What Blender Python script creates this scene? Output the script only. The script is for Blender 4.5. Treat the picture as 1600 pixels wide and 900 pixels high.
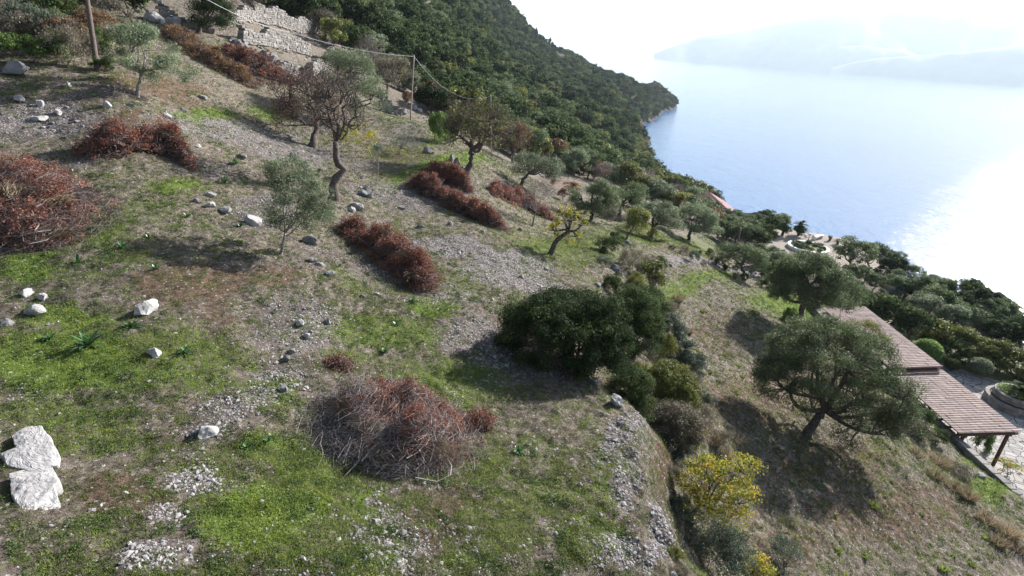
import bpy, math
import numpy as np
from mathutils import Vector, Matrix

# ------------------------------------------------------------------ clear
for o in list(bpy.data.objects):
    bpy.data.objects.remove(o, do_unlink=True)
S = bpy.context.scene
C = S.collection
R = math.radians

# ------------------------------------------------------------------ camera
F = 889.0                      # focal length in photograph pixels (1600 wide)
PITCH, ROLL = R(23.05), R(3.92)
cp, sp, cr, sr = math.cos(PITCH), math.sin(PITCH), math.cos(ROLL), math.sin(ROLL)
FWD = np.array([0, cp, -sp])
R0 = np.array([1.0, 0, 0]); U0 = np.array([0, sp, cp])
RT = R0 * cr + U0 * sr
UP = U0 * cr - R0 * sr
cd = bpy.data.cameras.new('camera')
cam = bpy.data.objects.new('camera', cd); C.objects.link(cam)
M = Matrix(((RT[0], UP[0], -FWD[0], 0), (RT[1], UP[1], -FWD[1], 0), (RT[2], UP[2], -FWD[2], 0), (0, 0, 0, 1)))
cam.matrix_world = M
cd.sensor_width = 36; cd.lens = F / 1600 * 36
cd.clip_start = 0.1; cd.clip_end = 90000
S.camera = cam

# ------------------------------------------------------------------ light
SUN_AZ, SUN_EL = 44.5, 25.5     # azimuth measured from +Y (ahead) towards +X (right)
w = bpy.data.worlds.new('World'); S.world = w; w.use_nodes = True
nt = w.node_tree; nt.nodes.clear()
out = nt.nodes.new('ShaderNodeOutputWorld'); bg = nt.nodes.new('ShaderNodeBackground')
sky = nt.nodes.new('ShaderNodeTexSky'); sky.sky_type = 'NISHITA'; sky.sun_disc = False
sky.sun_elevation = R(SUN_EL); sky.sun_rotation = R(SUN_AZ)
sky.air_density = 1.0; sky.dust_density = 1.5; sky.ozone_density = 1.5
bg.inputs['Strength'].default_value = 0.05
nt.links.new(sky.outputs[0], bg.inputs[0]); nt.links.new(bg.outputs[0], out.inputs[0])
ld = bpy.data.lights.new('sun', 'SUN'); ld.energy = 5.0; ld.angle = R(0.53); ld.color = (1.0, 0.965, 0.94)
sun = bpy.data.objects.new('sun', ld); C.objects.link(sun)
sdir = Vector((math.sin(R(SUN_AZ)) * math.cos(R(SUN_EL)), math.cos(R(SUN_AZ)) * math.cos(R(SUN_EL)), math.sin(R(SUN_EL))))
sun.rotation_euler = sdir.to_track_quat('Z', 'Y').to_euler(); sun.location = (30, 30, 60)
S.view_settings.view_transform = 'Standard'; S.view_settings.look = 'None'
S.view_settings.exposure = 1.5; S.view_settings.gamma = 1.0
S.view_settings.use_curve_mapping = False
S.cycles.volume_bounces = 0
S.cycles.max_bounces = 6; S.cycles.transmission_bounces = 3; S.cycles.transparent_max_bounces = 4

SEA = -50.0

# ------------------------------------------------------------------ numeric helpers
def _hash(ix, iy, iz, seed):
    h = (ix.astype(np.int64) * 374761393 + iy.astype(np.int64) * 668265263 + iz.astype(np.int64) * 2147483647 + seed * 974634777) & 0xFFFFFFFF
    h = ((h ^ (h >> 13)) * 1274126177) & 0xFFFFFFFF
    h = ((h ^ (h >> 16)) * 2246822519) & 0xFFFFFFFF
    h = h ^ (h >> 15)
    return (h & 0xFFFFFF) / float(0xFFFFFF) * 2 - 1

def vnoise(x, y, z=None, seed=0):
    x = np.asarray(x, float); y = np.asarray(y, float)
    if z is None:
        z = np.zeros_like(x)
    ix, iy, iz = np.floor(x), np.floor(y), np.floor(z)
    fx, fy, fz = x - ix, y - iy, z - iz
    fx = fx * fx * (3 - 2 * fx); fy = fy * fy * (3 - 2 * fy); fz = fz * fz * (3 - 2 * fz)
    r = 0
    for dz in (0, 1):
        wz = fz if dz else 1 - fz
        for dy in (0, 1):
            wy = fy if dy else 1 - fy
            for dx in (0, 1):
                wx = fx if dx else 1 - fx
                r = r + wx * wy * wz * _hash(ix + dx, iy + dy, iz + dz, seed)
    return r

def fbm(x, y, z=None, seed=0, octv=4, gain=0.5):
    a, s, r = 1.0, 0.0, 0
    k = 1.0
    for i in range(octv):
        r = r + a * vnoise(np.asarray(x) * k, np.asarray(y) * k, None if z is None else np.asarray(z) * k, seed + i * 17)
        s += a; a *= gain; k *= 2.03
    return r / s

def ray(px, py):
    px = np.asarray(px, float); py = np.asarray(py, float)
    X = (px - 800) / F; Y = (450 - py) / F
    return FWD + X[..., None] * RT + Y[..., None] * UP      # depth 1

def proj(P):
    P = np.asarray(P, float)
    Z = P @ FWD
    return 800 + F * (P @ RT) / Z, 450 - F * (P @ UP) / Z, Z

# ------------------------------------------------------------------ the lie of the land
# (pixel x, pixel y, distance along the view axis) of points surveyed on the slope
CTRL = [
 (0,900,6.6),(200,900,6.9),(400,900,7.2),(600,900,7.7),(800,900,8.4),(950,900,9.2),(1035,890,10.2),
 (0,740,8.6),(250,740,9.2),(620,760,10.4),(850,760,11.3),(1010,740,12.6),
 (0,600,10.8),(250,600,11.4),(500,600,12.9),(700,600,14.5),(880,640,14.6),
 (0,450,14.2),(200,450,14.8),(430,450,16.6),(600,470,18.2),(750,470,19.8),(760,560,16.4),(900,590,16.6),
 (0,280,19.0),(150,270,20.5),(330,320,21.5),(440,398,19.0),(0,100,25),(60,200,22.5),(145,112,26.5),(300,190,28),(210,150,26),
 (522,311,27),(620,380,25),(700,330,31),(737,269,40),(640,250,40),(780,380,27.5),(857,398,29.5),(850,450,24),(940,425,28.5),
 (490,228,37),(420,180,40),(330,130,38),(250,60,42),(100,30,38),(0,0,44),(350,40,52),(450,110,52),(550,180,50),(643,187,56),
 (400,0,76),(500,40,84),(560,0,112),(650,60,135),(650,0,200),
 (800,270,58),(740,200,80),(850,250,82),(925,345,50),(830,352,38),(950,280,92),(1000,330,66),(1018,370,52),
 (700,100,140),(800,150,170),(745,12,390),(800,60,440),(870,88,530),(930,118,570),(985,146,600),
 (900,140,340),(950,200,250),(1000,260,205),(1000,205,330),(1030,320,112),(1080,370,63),(1077,378,60),
 (1050,500,31.5),(990,420,33),(1030,430,36),(1100,410,45),(1162,437,46),(1200,430,55),(1150,500,36),(1238,518,37.5),(1150,580,29.5),(1100,600,26.5),
 (1262,682,26),(1180,680,23.5),(1130,750,19.8),(1110,690,20.5),(1100,840,16.2),(1200,890,17.2),(1400,900,20),(1300,800,21.2),(1450,700,29),(1560,820,24.2),(1400,640,31),(1590,890,22.0),
 (1330,590,33.5),
]
WPT = [(0,0,-7.6),(3,-6,-8.2),(-8,-8,-5),(-25,0,2.5),(-25,-25,4),(-50,10,14),(-60,60,12),(-60,-40,20),(-110,60,40),(-120,150,60),(-60,150,28),
 (-90,260,62),(-150,400,120),(-60,400,55),(-80,560,70),(-160,700,110),(-20,560,30),(-10,700,14),(60,720,-15),(132,690,-46),(60,820,-52),(-100,900,20),(-200,100,90),(-250,-50,120),
 (20,5,-16.5),(30,-20,-19),(12,-20,-13),(25.9,28,-19.2),(25.9,24,-19.15),(25.9,20,-19.1),(25.9,14,-19.2),(25.9,36,-19.35),(25.7,44,-19.7),(22,52,-19),(24.2,25,-18.75),(24.2,32,-19.0),
 (30,20,-20.8),(30,30,-20.8),(32,26,-21),(34,35,-21),(29.5,44,-20.8),(38,30,-21),(38,15,-21.2),(28,5,-20.3),(34,48,-21.2),(42,55,-21.5),(42,40,-22),(33,62,-21),(40,72,-22),(34,76,-22),(47,74,-22.3),(36,66,-21.8),
 (50,82,-24),(55,60,-25.5),(52,45,-25),(53,25,-25),(52,0,-25),(50,-40,-24),(58,95,-34),(66,70,-40),(70,40,-44),(72,10,-44),(72,-40,-44),(85,20,-60),(85,-40,-60),(82,70,-60),(76,100,-56),
 (48,105,-28),(40,120,-29),(50,140,-37),(60,140,-48),(70,150,-56),(38,95,-25),(50,180,-42),(62,190,-51),(76,190,-60),(57,228,-49),(67,232,-54),(80,240,-62),
 (65,300,-49),(76,300,-58),(53,290,-38),(73,370,-49),(85,372,-58),(55,360,-30),(85,440,-50),(98,440,-59),(117,520,-50),(131,520,-60),(90,520,-26),(134,590,-48),(147,560,-58),(158,636,-51),(168,645,-58),(176,600,-62),(160,640,-43),(135,636,-31),
 (130,800,-65),(260,700,-70),(260,500,-70),(260,200,-75),(260,0,-75),(250,-150,-75),(600,600,-110),(700,0,-110),(400,1100,-110),(100,1100,-95),(-150,1200,10),(1200,400,-130),(300,-500,-90),(900,1200,-130),(-400,800,150),(-700,0,200),(120,-150,-66),(40,-150,-24),(-60,-150,20)]
_q = []
for a, b, Z in CTRL:
    p = ray(a, b) * Z; _q.append(p)
CP = np.array(_q + [np.array(p, float) for p in WPT])

def warp(x, y):
    r = np.hypot(x, y); rho = np.log1p(r / 5.0); k = rho / np.maximum(r, 1e-6)
    return x * k, y * k, r

def _tps(d2):
    return 0.5 * d2 * np.log(d2 + 1e-12)

_u, _v, _r = warp(CP[:, 0], CP[:, 1])
_f = CP[:, 2] / (_r + 8)
_n = len(CP)
_K = _tps((_u[:, None] - _u) ** 2 + (_v[:, None] - _v) ** 2) + np.eye(_n) * 2e-3
_Pm = np.stack([np.ones(_n), _u, _v], 1)
_A = np.block([[_K, _Pm], [_Pm.T, np.zeros((3, 3))]])
_W = np.linalg.solve(_A, np.concatenate([_f, np.zeros(3)]))

def smooth(e0, e1, x):
    t = np.clip((x - e0) / (e1 - e0), 0, 1); return t * t * (3 - 2 * t)

def base_h(x, y):
    x = np.asarray(x, float).ravel(); y = np.asarray(y, float).ravel()
    o = np.empty_like(x)
    for i in range(0, len(x), 20000):
        a, b, r = warp(x[i:i + 20000], y[i:i + 20000])
        k = _tps((a[:, None] - _u) ** 2 + (b[:, None] - _v) ** 2)
        o[i:i + 20000] = (k @ _W[:_n] + _W[_n] + _W[_n + 1] * a + _W[_n + 2] * b) * (r + 8)
    return o

def flat_mask(x, y):
    """1 on the paved terraces"""
    m = smooth(25.92, 26.2, x) * (1 - smooth(50, 51.5, x)) * smooth(-2, 2, y) * (1 - smooth(46, 50, y))
    d = np.hypot((x - 39.5) / 8.5, (y - 71.5) / 8.5)
    return np.maximum(m * (1 - smooth(40, 44, x)), 1 - smooth(0.9, 1.25, d))

def H(x, y):
    x = np.asarray(x, float); y = np.asarray(y, float); sh = x.shape
    x = x.ravel(); y = y.ravel()
    r = np.hypot(x, y)
    wm = smooth(-1, 1, x) * (1 - smooth(8, 11, x)) * smooth(4, 7, y) * (1 - smooth(20, 26, y))
    h = base_h(x + wm * (0.55 * fbm(x / 1.5, y / 1.5, seed=14, octv=3) + .12 * fbm(x / .3, y / .3, seed=15, octv=2)), y)
    fm = flat_mask(x, y)
    nz = 0.10 * fbm(x / 1.6, y / 1.6, seed=3) + 0.075 * fbm(x / 0.35, y / 0.35, seed=5, octv=3) * (1 - smooth(30, 60, r))
    nz = nz + 0.55 * fbm(x / 9, y / 9, seed=8, octv=3) * smooth(12, 40, r) + 2.2 * fbm(x / 38, y / 38, seed=9, octv=3) * smooth(90, 260, r)
    nz = nz + 1.1 * fbm(x / 15, y / 15, seed=19, octv=2) * smooth(110, 200, r)
    # small cattle-trodden steps across the lower field
    nz = nz + 0.10 * vnoise((x * 0.9 - y * 0.25) / 0.9 + 0.8 * vnoise(x / 2, y / 2, seed=61), y / 4.0, seed=62) * smooth(6, 9, x) * (1 - smooth(23, 25, x)) * (1 - smooth(50, 60, y))
    nz = nz * (1 - 0.97 * fm)
    # the eroded lip of the upper terrace
    lip = np.exp(-((x - (2.75 + 0.10 * (y - 7) + 0.35 * vnoise(y / 1.1, y * 0, seed=4))) / 0.55) ** 2) * smooth(5, 7, y) * (1 - smooth(14, 16, y))
    h = h + nz + 0.16 * lip * (0.6 + fbm(x / 0.5, y / 0.5, seed=12))
    # level the two terraces
    h = h * (1 - fm) + fm * np.where(y > 55, -21.9, -21.0)
    return h.reshape(sh)

def at(px, py):
    """world point where the sight line through a photo pixel meets the ground"""
    d = ray(px, py)
    t = np.exp(np.linspace(math.log(4), math.log(900), 500))
    P = d[None] * t[:, None]
    g = P[:, 2] - H(P[:, 0], P[:, 1])
    k = np.where(g < 0)[0]
    i = k[0] if len(k) else len(t) - 1
    lo, hi = t[max(i - 1, 0)], t[i]
    tt = np.linspace(lo, hi, 40); P = d[None] * tt[:, None]
    g = P[:, 2] - H(P[:, 0], P[:, 1]); k = np.where(g < 0)[0]
    j = k[0] if len(k) else 39
    p = P[j].copy(); p[2] = H(p[:1], p[1:2])[0]
    return p

def ground(x, y):
    return float(H(np.array([x]), np.array([y]))[0])

# ------------------------------------------------------------------ mesh helpers
def tag(o, label=None, cat=None, group=None, kind=None):
    if label: o['label'] = label
    if cat: o['category'] = cat
    if group: o['group'] = group
    if kind: o['kind'] = kind
    return o

def empty(name, loc, rz=0.0, label=None, cat=None, group=None):
    o = bpy.data.objects.new(name, None); C.objects.link(o)
    o.location = [float(v) for v in loc]; o.rotation_euler = (0, 0, rz); o.empty_display_size = 0.3
    return tag(o, label, cat, group)

class MB:
    """collects pieces (vertex array, list of equal-length face arrays, tint, material slot)"""
    def __init__(s):
        s.v, s.f, s.t, s.n = [], [], [], 0
    def add(s, V, Fs, tint=None, slot=0):
        V = np.asarray(V, float).reshape(-1, 3)
        if isinstance(Fs, np.ndarray) or (len(Fs) and not isinstance(Fs[0], np.ndarray)):
            Fs = [np.asarray(Fs)]
        for f in Fs:
            if len(f): s.f.append((np.asarray(f, np.int64) + s.n, slot))
        if tint is None: tint = np.full(len(V), 0.5)
        s.t.append(np.broadcast_to(np.asarray(tint, float), (len(V),)))
        s.v.append(V); s.n += len(V)
        return s
    def mesh(s, name, mats, smooth_=False, attrs=None):
        V = np.concatenate(s.v); T = np.concatenate(s.t)
        me = bpy.data.meshes.new(name)
        me.vertices.add(len(V)); me.vertices.foreach_set('co', V.astype(np.float32).ravel())
        li = np.concatenate([f.ravel() for f, _ in s.f])
        tot = np.concatenate([np.full(len(f), f.shape[1]) for f, _ in s.f])
        sl = np.concatenate([np.full(len(f), k) for f, k in s.f])
        me.loops.add(len(li)); me.loops.foreach_set('vertex_index', li.astype(np.int32))
        me.polygons.add(len(tot))
        me.polygons.foreach_set('loop_start', np.concatenate([[0], np.cumsum(tot)[:-1]]).astype(np.int32))
        me.polygons.foreach_set('loop_total', tot.astype(np.int32))
        me.polygons.foreach_set('material_index', sl.astype(np.int32))
        me.polygons.foreach_set('use_smooth', np.full(len(tot), smooth_))
        a = me.attributes.new('tint', 'FLOAT', 'POINT'); a.data.foreach_set('value', T.astype(np.float32))
        for k, x in (attrs or {}).items():
            a = me.attributes.new(k, 'FLOAT', 'POINT'); a.data.foreach_set('value', np.asarray(x, np.float32))
        for m in (mats if isinstance(mats, (list, tuple)) else [mats]): me.materials.append(m)
        me.update(calc_edges=True)
        return me
    def build(s, name, mats, parent=None, smooth_=False, attrs=None, loc=None):
        o = bpy.data.objects.new(name, s.mesh(name, mats, smooth_, attrs)); C.objects.link(o)
        if parent is not None: o.parent = parent
        if loc is not None: o.location = [float(v) for v in loc]
        return o

def unit(a):
    return a / np.maximum(np.linalg.norm(a, axis=-1, keepdims=True), 1e-9)

def tubes(P, Rd, sides=4):
    """P [N,K,3] centre lines, Rd [N,K] radii"""
    P = np.asarray(P, float); Rd = np.asarray(Rd, float)
    if P.ndim == 2: P = P[None]; Rd = Rd[None]
    N, K, _ = P.shape
    T = unit(np.gradient(P, axis=1))
    ref = np.where(np.abs(T[:, :1, 2:3]) > 0.9, np.array([1.0, 0.2, 0]), np.array([0.15, 0.1, 1.0]))
    ref = np.broadcast_to(ref, T.shape)
    A = unit(np.cross(T, ref)); B = np.cross(T, A)
    ang = np.arange(sides) / sides * 2 * math.pi
    V = P[:, :, None] + Rd[:, :, None, None] * (A[:, :, None] * np.cos(ang)[:, None] + B[:, :, None] * np.sin(ang)[:, None])
    idx = np.arange(N * K * sides).reshape(N, K, sides)
    a = idx[:, :-1]; b = idx[:, 1:]
    q = np.stack([a, np.roll(a, -1, 2), np.roll(b, -1, 2), b], -1).reshape(-1, 4)
    fs = [q]
    cap = np.concatenate([idx[:, -1], idx[:, 0, ::-1]])
    if sides > 2: fs.append(cap)
    return V.reshape(-1, 3), fs

def box(cx, cy, cz, sx, sy, sz, rz=0.0, bev=0.0):
    if bev <= 0:
        V = np.array([[i, j, k] for k in (-1, 1) for j in (-1, 1) for i in (-1, 1)], float) * 0.5
        Fc = np.array([[0, 2, 3, 1], [4, 5, 7, 6], [0, 1, 5, 4], [2, 6, 7, 3], [0, 4, 6, 2], [1, 3, 7, 5]])
        V = V * [sx, sy, sz]; fs = [Fc]
    else:
        # chamfered along all vertical and top edges: three-ring box
        b = bev; hx, hy, hz = sx / 2, sy / 2, sz / 2
        rings = []
        for z, e in ((-hz, b), (-hz + b, 0), (hz - b, 0), (hz, b)):
            x, y = hx - e, hy - e
            rings.append([[-x + b, -y, z], [x - b, -y, z], [x, -y + b, z], [x, y - b, z], [x - b, y, z], [-x + b, y, z], [-x, y - b, z], [-x, -y + b, z]])
        V = np.array(rings).reshape(-1, 3)
        i = np.arange(8); j = (i + 1) % 8
        fs = [np.concatenate([np.stack([i + 8 * k, j + 8 * k, j + 8 * (k + 1), i + 8 * (k + 1)], 1) for k in range(3)]),
              np.array([i[::-1], i + 24])]
    c, s = math.cos(rz), math.sin(rz)
    V = V @ np.array([[c, s, 0], [-s, c, 0], [0, 0, 1]])
    return V + [cx, cy, cz], fs

def lathe(prof, n=32, cx=0, cy=0, cz=0):
    prof = np.array(prof, float); a = np.arange(n) / n * 2 * math.pi
    V = np.stack([prof[:, None, 0] * np.cos(a) + cx, prof[:, None, 0] * np.sin(a) + cy, np.broadcast_to(prof[:, None, 1], (len(prof), n)) + cz], -1)
    idx = np.arange(len(prof) * n).reshape(len(prof), n); p, q = idx[:-1], idx[1:]
    return V.reshape(-1, 3), [np.stack([p, np.roll(p, -1, 1), np.roll(q, -1, 1), q], -1).reshape(-1, 4)]

_ico = {}
def ico(n):
    if n not in _ico:
        import bmesh
        bm = bmesh.new(); bmesh.ops.create_icosphere(bm, subdivisions=n, radius=1)
        V = np.array([v.co[:] for v in bm.verts]); Fc = np.array([[v.index for v in f.verts] for f in bm.faces]); bm.free()
        _ico[n] = (V, Fc)
    return _ico[n]

# ------------------------------------------------------------------ materials
def new_mat(name):
    m = bpy.data.materials.new(name); m.use_nodes = True
    nt = m.node_tree; nt.nodes.clear()
    return m, nt, nt.nodes, nt.links

def ramp(n, l, src, stops, interp='LINEAR'):
    r = n.new('ShaderNodeValToRGB'); cr_ = r.color_ramp; cr_.interpolation = interp
    while len(cr_.elements) < len(stops): cr_.elements.new(0.5)
    for e, (p, c) in zip(cr_.elements, stops):
        e.position = p; e.color = (*c, 1) if len(c) == 3 else c
    l.new(src, r.inputs[0]); return r

def noise(n, l, scale, detail=4, rough=0.6, src=None, dist=0.0):
    t = n.new('ShaderNodeTexNoise'); t.inputs['Scale'].default_value = scale
    t.inputs['Detail'].default_value = detail; t.inputs['Roughness'].default_value = rough
    t.inputs['Distortion'].default_value = dist
    if src is not None: l.new(src, t.inputs['Vector'])
    return t

def mix(n, l, fac, a, b, mode='MIX'):
    m = n.new('ShaderNodeMix'); m.data_type = 'RGBA'; m.blend_type = mode
    for sock, v in ((m.inputs[0], fac), (m.inputs[6], a), (m.inputs[7], b)):
        if isinstance(v, (int, float)): sock.default_value = v
        elif isinstance(v, tuple): sock.default_value = (*v, 1)
        else: l.new(v, sock)
    return m.outputs[2]

def math_(n, l, op, a, b=None, clamp=False):
    m = n.new('ShaderNodeMath'); m.operation = op; m.use_clamp = clamp
    for i, v in enumerate((a, b)):
        if v is None: continue
        if isinstance(v, (int, float)): m.inputs[i].default_value = v
        else: l.new(v, m.inputs[i])
    return m.outputs[0]

def leaf_mat(name, stops, trans=0.35, rough=0.5, spec=0.25):
    """foliage coloured leaf by leaf from the 'tint' attribute"""
    m, nt, n, l = new_mat(name)
    a = n.new('ShaderNodeAttribute'); a.attribute_name = 'tint'
    r = ramp(n, l, a.outputs['Fac'], stops)
    oi = n.new('ShaderNodeObjectInfo')
    hsv = n.new('ShaderNodeHueSaturation'); l.new(r.outputs[0], hsv.inputs['Color'])
    mr = n.new('ShaderNodeMapRange'); l.new(oi.outputs['Random'], mr.inputs[0]); mr.inputs[3].default_value = 0.8; mr.inputs[4].default_value = 1.2
    l.new(mr.outputs[0], hsv.inputs['Value'])
    p = n.new('ShaderNodeBsdfPrincipled'); l.new(hsv.outputs[0], p.inputs['Base Color'])
    p.inputs['Roughness'].default_value = rough; p.inputs['Specular IOR Level'].default_value = spec
    t = n.new('ShaderNodeBsdfTranslucent'); l.new(hsv.outputs[0], t.inputs['Color'])
    ms = n.new('ShaderNodeMixShader'); ms.inputs[0].default_value = trans
    l.new(p.outputs[0], ms.inputs[1]); l.new(t.outputs[0], ms.inputs[2])
    o = n.new('ShaderNodeOutputMaterial'); l.new(ms.outputs[0], o.inputs[0])
    return m

def simple_mat(name, stops, scale=6, rough=0.85, bump=0.4, bscale=None, spec=0.2, coord='Object', bdist=0.03, detail=6):
    m, nt, n, l = new_mat(name)
    tc = n.new('ShaderNodeTexCoord')
    t = noise(n, l, scale, detail, 0.65, tc.outputs[coord])
    r = ramp(n, l, t.outputs['Fac'], stops)
    p = n.new('ShaderNodeBsdfPrincipled'); l.new(r.outputs[0], p.inputs['Base Color'])
    p.inputs['Roughness'].default_value = rough; p.inputs['Specular IOR Level'].default_value = spec
    if bump:
        t2 = noise(n, l, bscale or scale * 3, 6, 0.7, tc.outputs[coord])
        b = n.new('ShaderNodeBump'); b.inputs['Strength'].default_value = bump; b.inputs['Distance'].default_value = bdist
        l.new(t2.outputs['Fac'], b.inputs['Height']); l.new(b.outputs[0], p.inputs['Normal'])
    o = n.new('ShaderNodeOutputMaterial'); l.new(p.outputs[0], o.inputs[0])
    return m

MT = {}
MT['bark'] = simple_mat('bark', [(0.3, (0.045, 0.035, 0.03)), (0.7, (0.17, 0.14, 0.12))], 9, 0.9, 0.8, 22)
MT['bark_grey'] = simple_mat('bark_grey', [(0.3, (0.14, 0.12, 0.11)), (0.7, (0.34, 0.31, 0.29))], 9, 0.9, 0.6, 22)
MT['twig'] = leaf_mat('dry_twig', [(0, (0.07, 0.055, 0.05)), (0.6, (0.19, 0.16, 0.15)), (1, (0.36, 0.32, 0.30))], 0.05, 0.7)
MT['red_leaf'] = leaf_mat('dead_red_leaf', [(0, (0.08, 0.045, 0.038)), (0.45, (0.22, 0.09, 0.06)), (0.8, (0.34, 0.135, 0.085)), (1, (0.42, 0.22, 0.14))], 0.3, 0.6)
MT['golden'] = leaf_mat('golden_straw', [(0, (0.17, 0.13, 0.085)), (1, (0.36, 0.28, 0.18))], 0.3, 0.6)
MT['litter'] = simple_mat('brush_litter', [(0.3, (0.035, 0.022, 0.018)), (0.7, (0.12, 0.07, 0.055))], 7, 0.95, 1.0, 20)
MT['olive'] = leaf_mat('olive_leaf', [(0, (0.045, 0.068, 0.028)), (0.55, (0.125, 0.17, 0.072)), (1, (0.29, 0.34, 0.18))], 0.33, 0.6, 0.2)
MT['olive_pale'] = leaf_mat('olive_leaf_pale', [(0, (0.075, 0.10, 0.055)), (0.5, (0.19, 0.235, 0.13)), (1, (0.38, 0.43, 0.28))], 0.33, 0.6, 0.2)
MT['ever'] = leaf_mat('evergreen_leaf', [(0, (0.022, 0.038, 0.018)), (0.5, (0.066, 0.10, 0.036)), (1, (0.17, 0.205, 0.07))], 0.3, 0.75, 0.08)
MT['dark'] = leaf_mat('dark_leaf', [(0, (0.014, 0.024, 0.012)), (0.6, (0.036, 0.058, 0.022)), (1, (0.13, 0.155, 0.05))], 0.22, 0.75, 0.08)
MT['bright'] = leaf_mat('bright_green_leaf', [(0, (0.05, 0.10, 0.025)), (0.5, (0.11, 0.19, 0.04)), (1, (0.24, 0.32, 0.08))], 0.35, 0.5)
MT['yellow'] = leaf_mat('yellow_leaf', [(0, (0.12, 0.17, 0.03)), (0.4, (0.28, 0.30, 0.04)), (0.75, (0.52, 0.42, 0.05)), (1, (0.58, 0.30, 0.06))], 0.45, 0.5)
MT['rusty'] = leaf_mat('rusty_leaf', [(0, (0.08, 0.055, 0.035)), (0.6, (0.20, 0.12, 0.06)), (1, (0.36, 0.20, 0.08))], 0.35, 0.6)
MT['rosy'] = leaf_mat('rosy_twig_leaf', [(0, (0.10, 0.055, 0.05)), (0.6, (0.22, 0.12, 0.10)), (1, (0.32, 0.22, 0.12))], 0.3, 0.6)
MT['scrub'] = leaf_mat('scrub_leaf', [(0, (0.08, 0.07, 0.05)), (0.6, (0.18, 0.16, 0.11)), (1, (0.32, 0.28, 0.20))], 0.3, 0.6)
MT['olivescrub'] = leaf_mat('olive_scrub_leaf', [(0, (0.06, 0.075, 0.02)), (0.6, (0.16, 0.18, 0.045)), (1, (0.34, 0.33, 0.09))], 0.35, 0.6)
MT['greycol'] = leaf_mat('grey_green_leaf', [(0, (0.05, 0.07, 0.05)), (0.6, (0.12, 0.155, 0.105)), (1, (0.25, 0.29, 0.20))], 0.3, 0.6)
MT['blade'] = leaf_mat('grass_blade', [(0, (0.25, 0.20, 0.165)), (0.22, (0.13, 0.10, 0.08)), (0.4, (0.10, 0.13, 0.045)), (0.65, (0.125, 0.18, 0.04)), (0.85, (0.235, 0.31, 0.055)), (1, (0.38, 0.42, 0.09))], 0.4, 0.6)
MT['strap'] = leaf_mat('strap_leaf', [(0, (0.035, 0.09, 0.03)), (1, (0.11, 0.22, 0.07))], 0.25, 0.3, 0.5)

def rock_mat(name, lo, hi, lichen=(0.16, 0.15, 0.14)):
    m, nt, n, l = new_mat(name)
    tc = n.new('ShaderNodeTexCoord')
    t = noise(n, l, 2.2, 8, 0.7, tc.outputs['Object']); r = ramp(n, l, t.outputs['Fac'], [(0.3, lo), (0.65, hi)])
    t2 = noise(n, l, 9, 8, 0.75, tc.outputs['Object']); r2 = ramp(n, l, t2.outputs['Fac'], [(0.52, (0, 0, 0)), (0.66, (1, 1, 1))])
    a = n.new('ShaderNodeAttribute'); a.attribute_name = 'tint'
    c = mix(n, l, math_(n, l, 'MULTIPLY', r2.outputs[0], 0.8), r.outputs[0], lichen)
    hs = n.new('ShaderNodeHueSaturation'); l.new(c, hs.inputs['Color'])
    mr = n.new('ShaderNodeMapRange'); l.new(a.outputs['Fac'], mr.inputs[0]); mr.inputs[3].default_value = 0.55; mr.inputs[4].default_value = 1.45
    l.new(mr.outputs[0], hs.inputs['Value'])
    p = n.new('ShaderNodeBsdfPrincipled'); l.new(hs.outputs[0], p.inputs['Base Color']); p.inputs['Roughness'].default_value = 0.85
    p.inputs['Specular IOR Level'].default_value = 0.25
    t3 = noise(n, l, 14, 9, 0.75, tc.outputs['Object']); b = n.new('ShaderNodeBump'); b.inputs['Strength'].default_value = 0.6; b.inputs['Distance'].default_value = 0.02
    l.new(t3.outputs['Fac'], b.inputs['Height']); l.new(b.outputs[0], p.inputs['Normal'])
    o = n.new('ShaderNodeOutputMaterial'); l.new(p.outputs[0], o.inputs[0]); return m
MT['lime'] = rock_mat('white_limestone', (0.26, 0.245, 0.235), (0.47, 0.455, 0.44), (0.20, 0.19, 0.18))
MT['grey_rock'] = rock_mat('grey_limestone', (0.11, 0.108, 0.112), (0.27, 0.262, 0.262), (0.09, 0.085, 0.08))
MT['gravel'] = rock_mat('gravel_stone', (0.17, 0.155, 0.15), (0.32, 0.30, 0.295))
MT['wall_stone'] = rock_mat('dry_wall_stone', (0.13, 0.12, 0.11), (0.28, 0.26, 0.235))
MT['sea_rock'] = rock_mat('sea_rock', (0.022, 0.02, 0.019), (0.065, 0.06, 0.055), (0.03, 0.03, 0.03))
MT['pole'] = simple_mat('weathered_pole_wood', [(0.3, (0.075, 0.058, 0.05)), (0.7, (0.17, 0.135, 0.12))], 12, 0.85, 0.4)
MT['pole_pale'] = simple_mat('pale_pole_wood', [(0.3, (0.25, 0.20, 0.17)), (0.7, (0.36, 0.30, 0.26))], 12, 0.85, 0.4)
MT['wire'] = simple_mat('cable', [(0.3, (0.5, 0.5, 0.5)), (0.7, (0.62, 0.62, 0.62))], 3, 0.4, 0)
MT['white'] = simple_mat('white_paint', [(0.3, (0.70, 0.70, 0.68)), (0.7, (0.80, 0.80, 0.78))], 4, 0.6, 0.1)
MT['metal'] = simple_mat('dark_metal', [(0.3, (0.03, 0.03, 0.03)), (0.7, (0.06, 0.06, 0.06))], 4, 0.5, 0.1)
MT['wood'] = simple_mat('dark_timber', [(0.3, (0.05, 0.03, 0.02)), (0.7, (0.12, 0.07, 0.045))], 8, 0.8, 0.3)
MT['soil'] = simple_mat('planter_soil', [(0.3, (0.05, 0.04, 0.03)), (0.7, (0.12, 0.10, 0.07))], 8, 0.95, 0.8)

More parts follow.
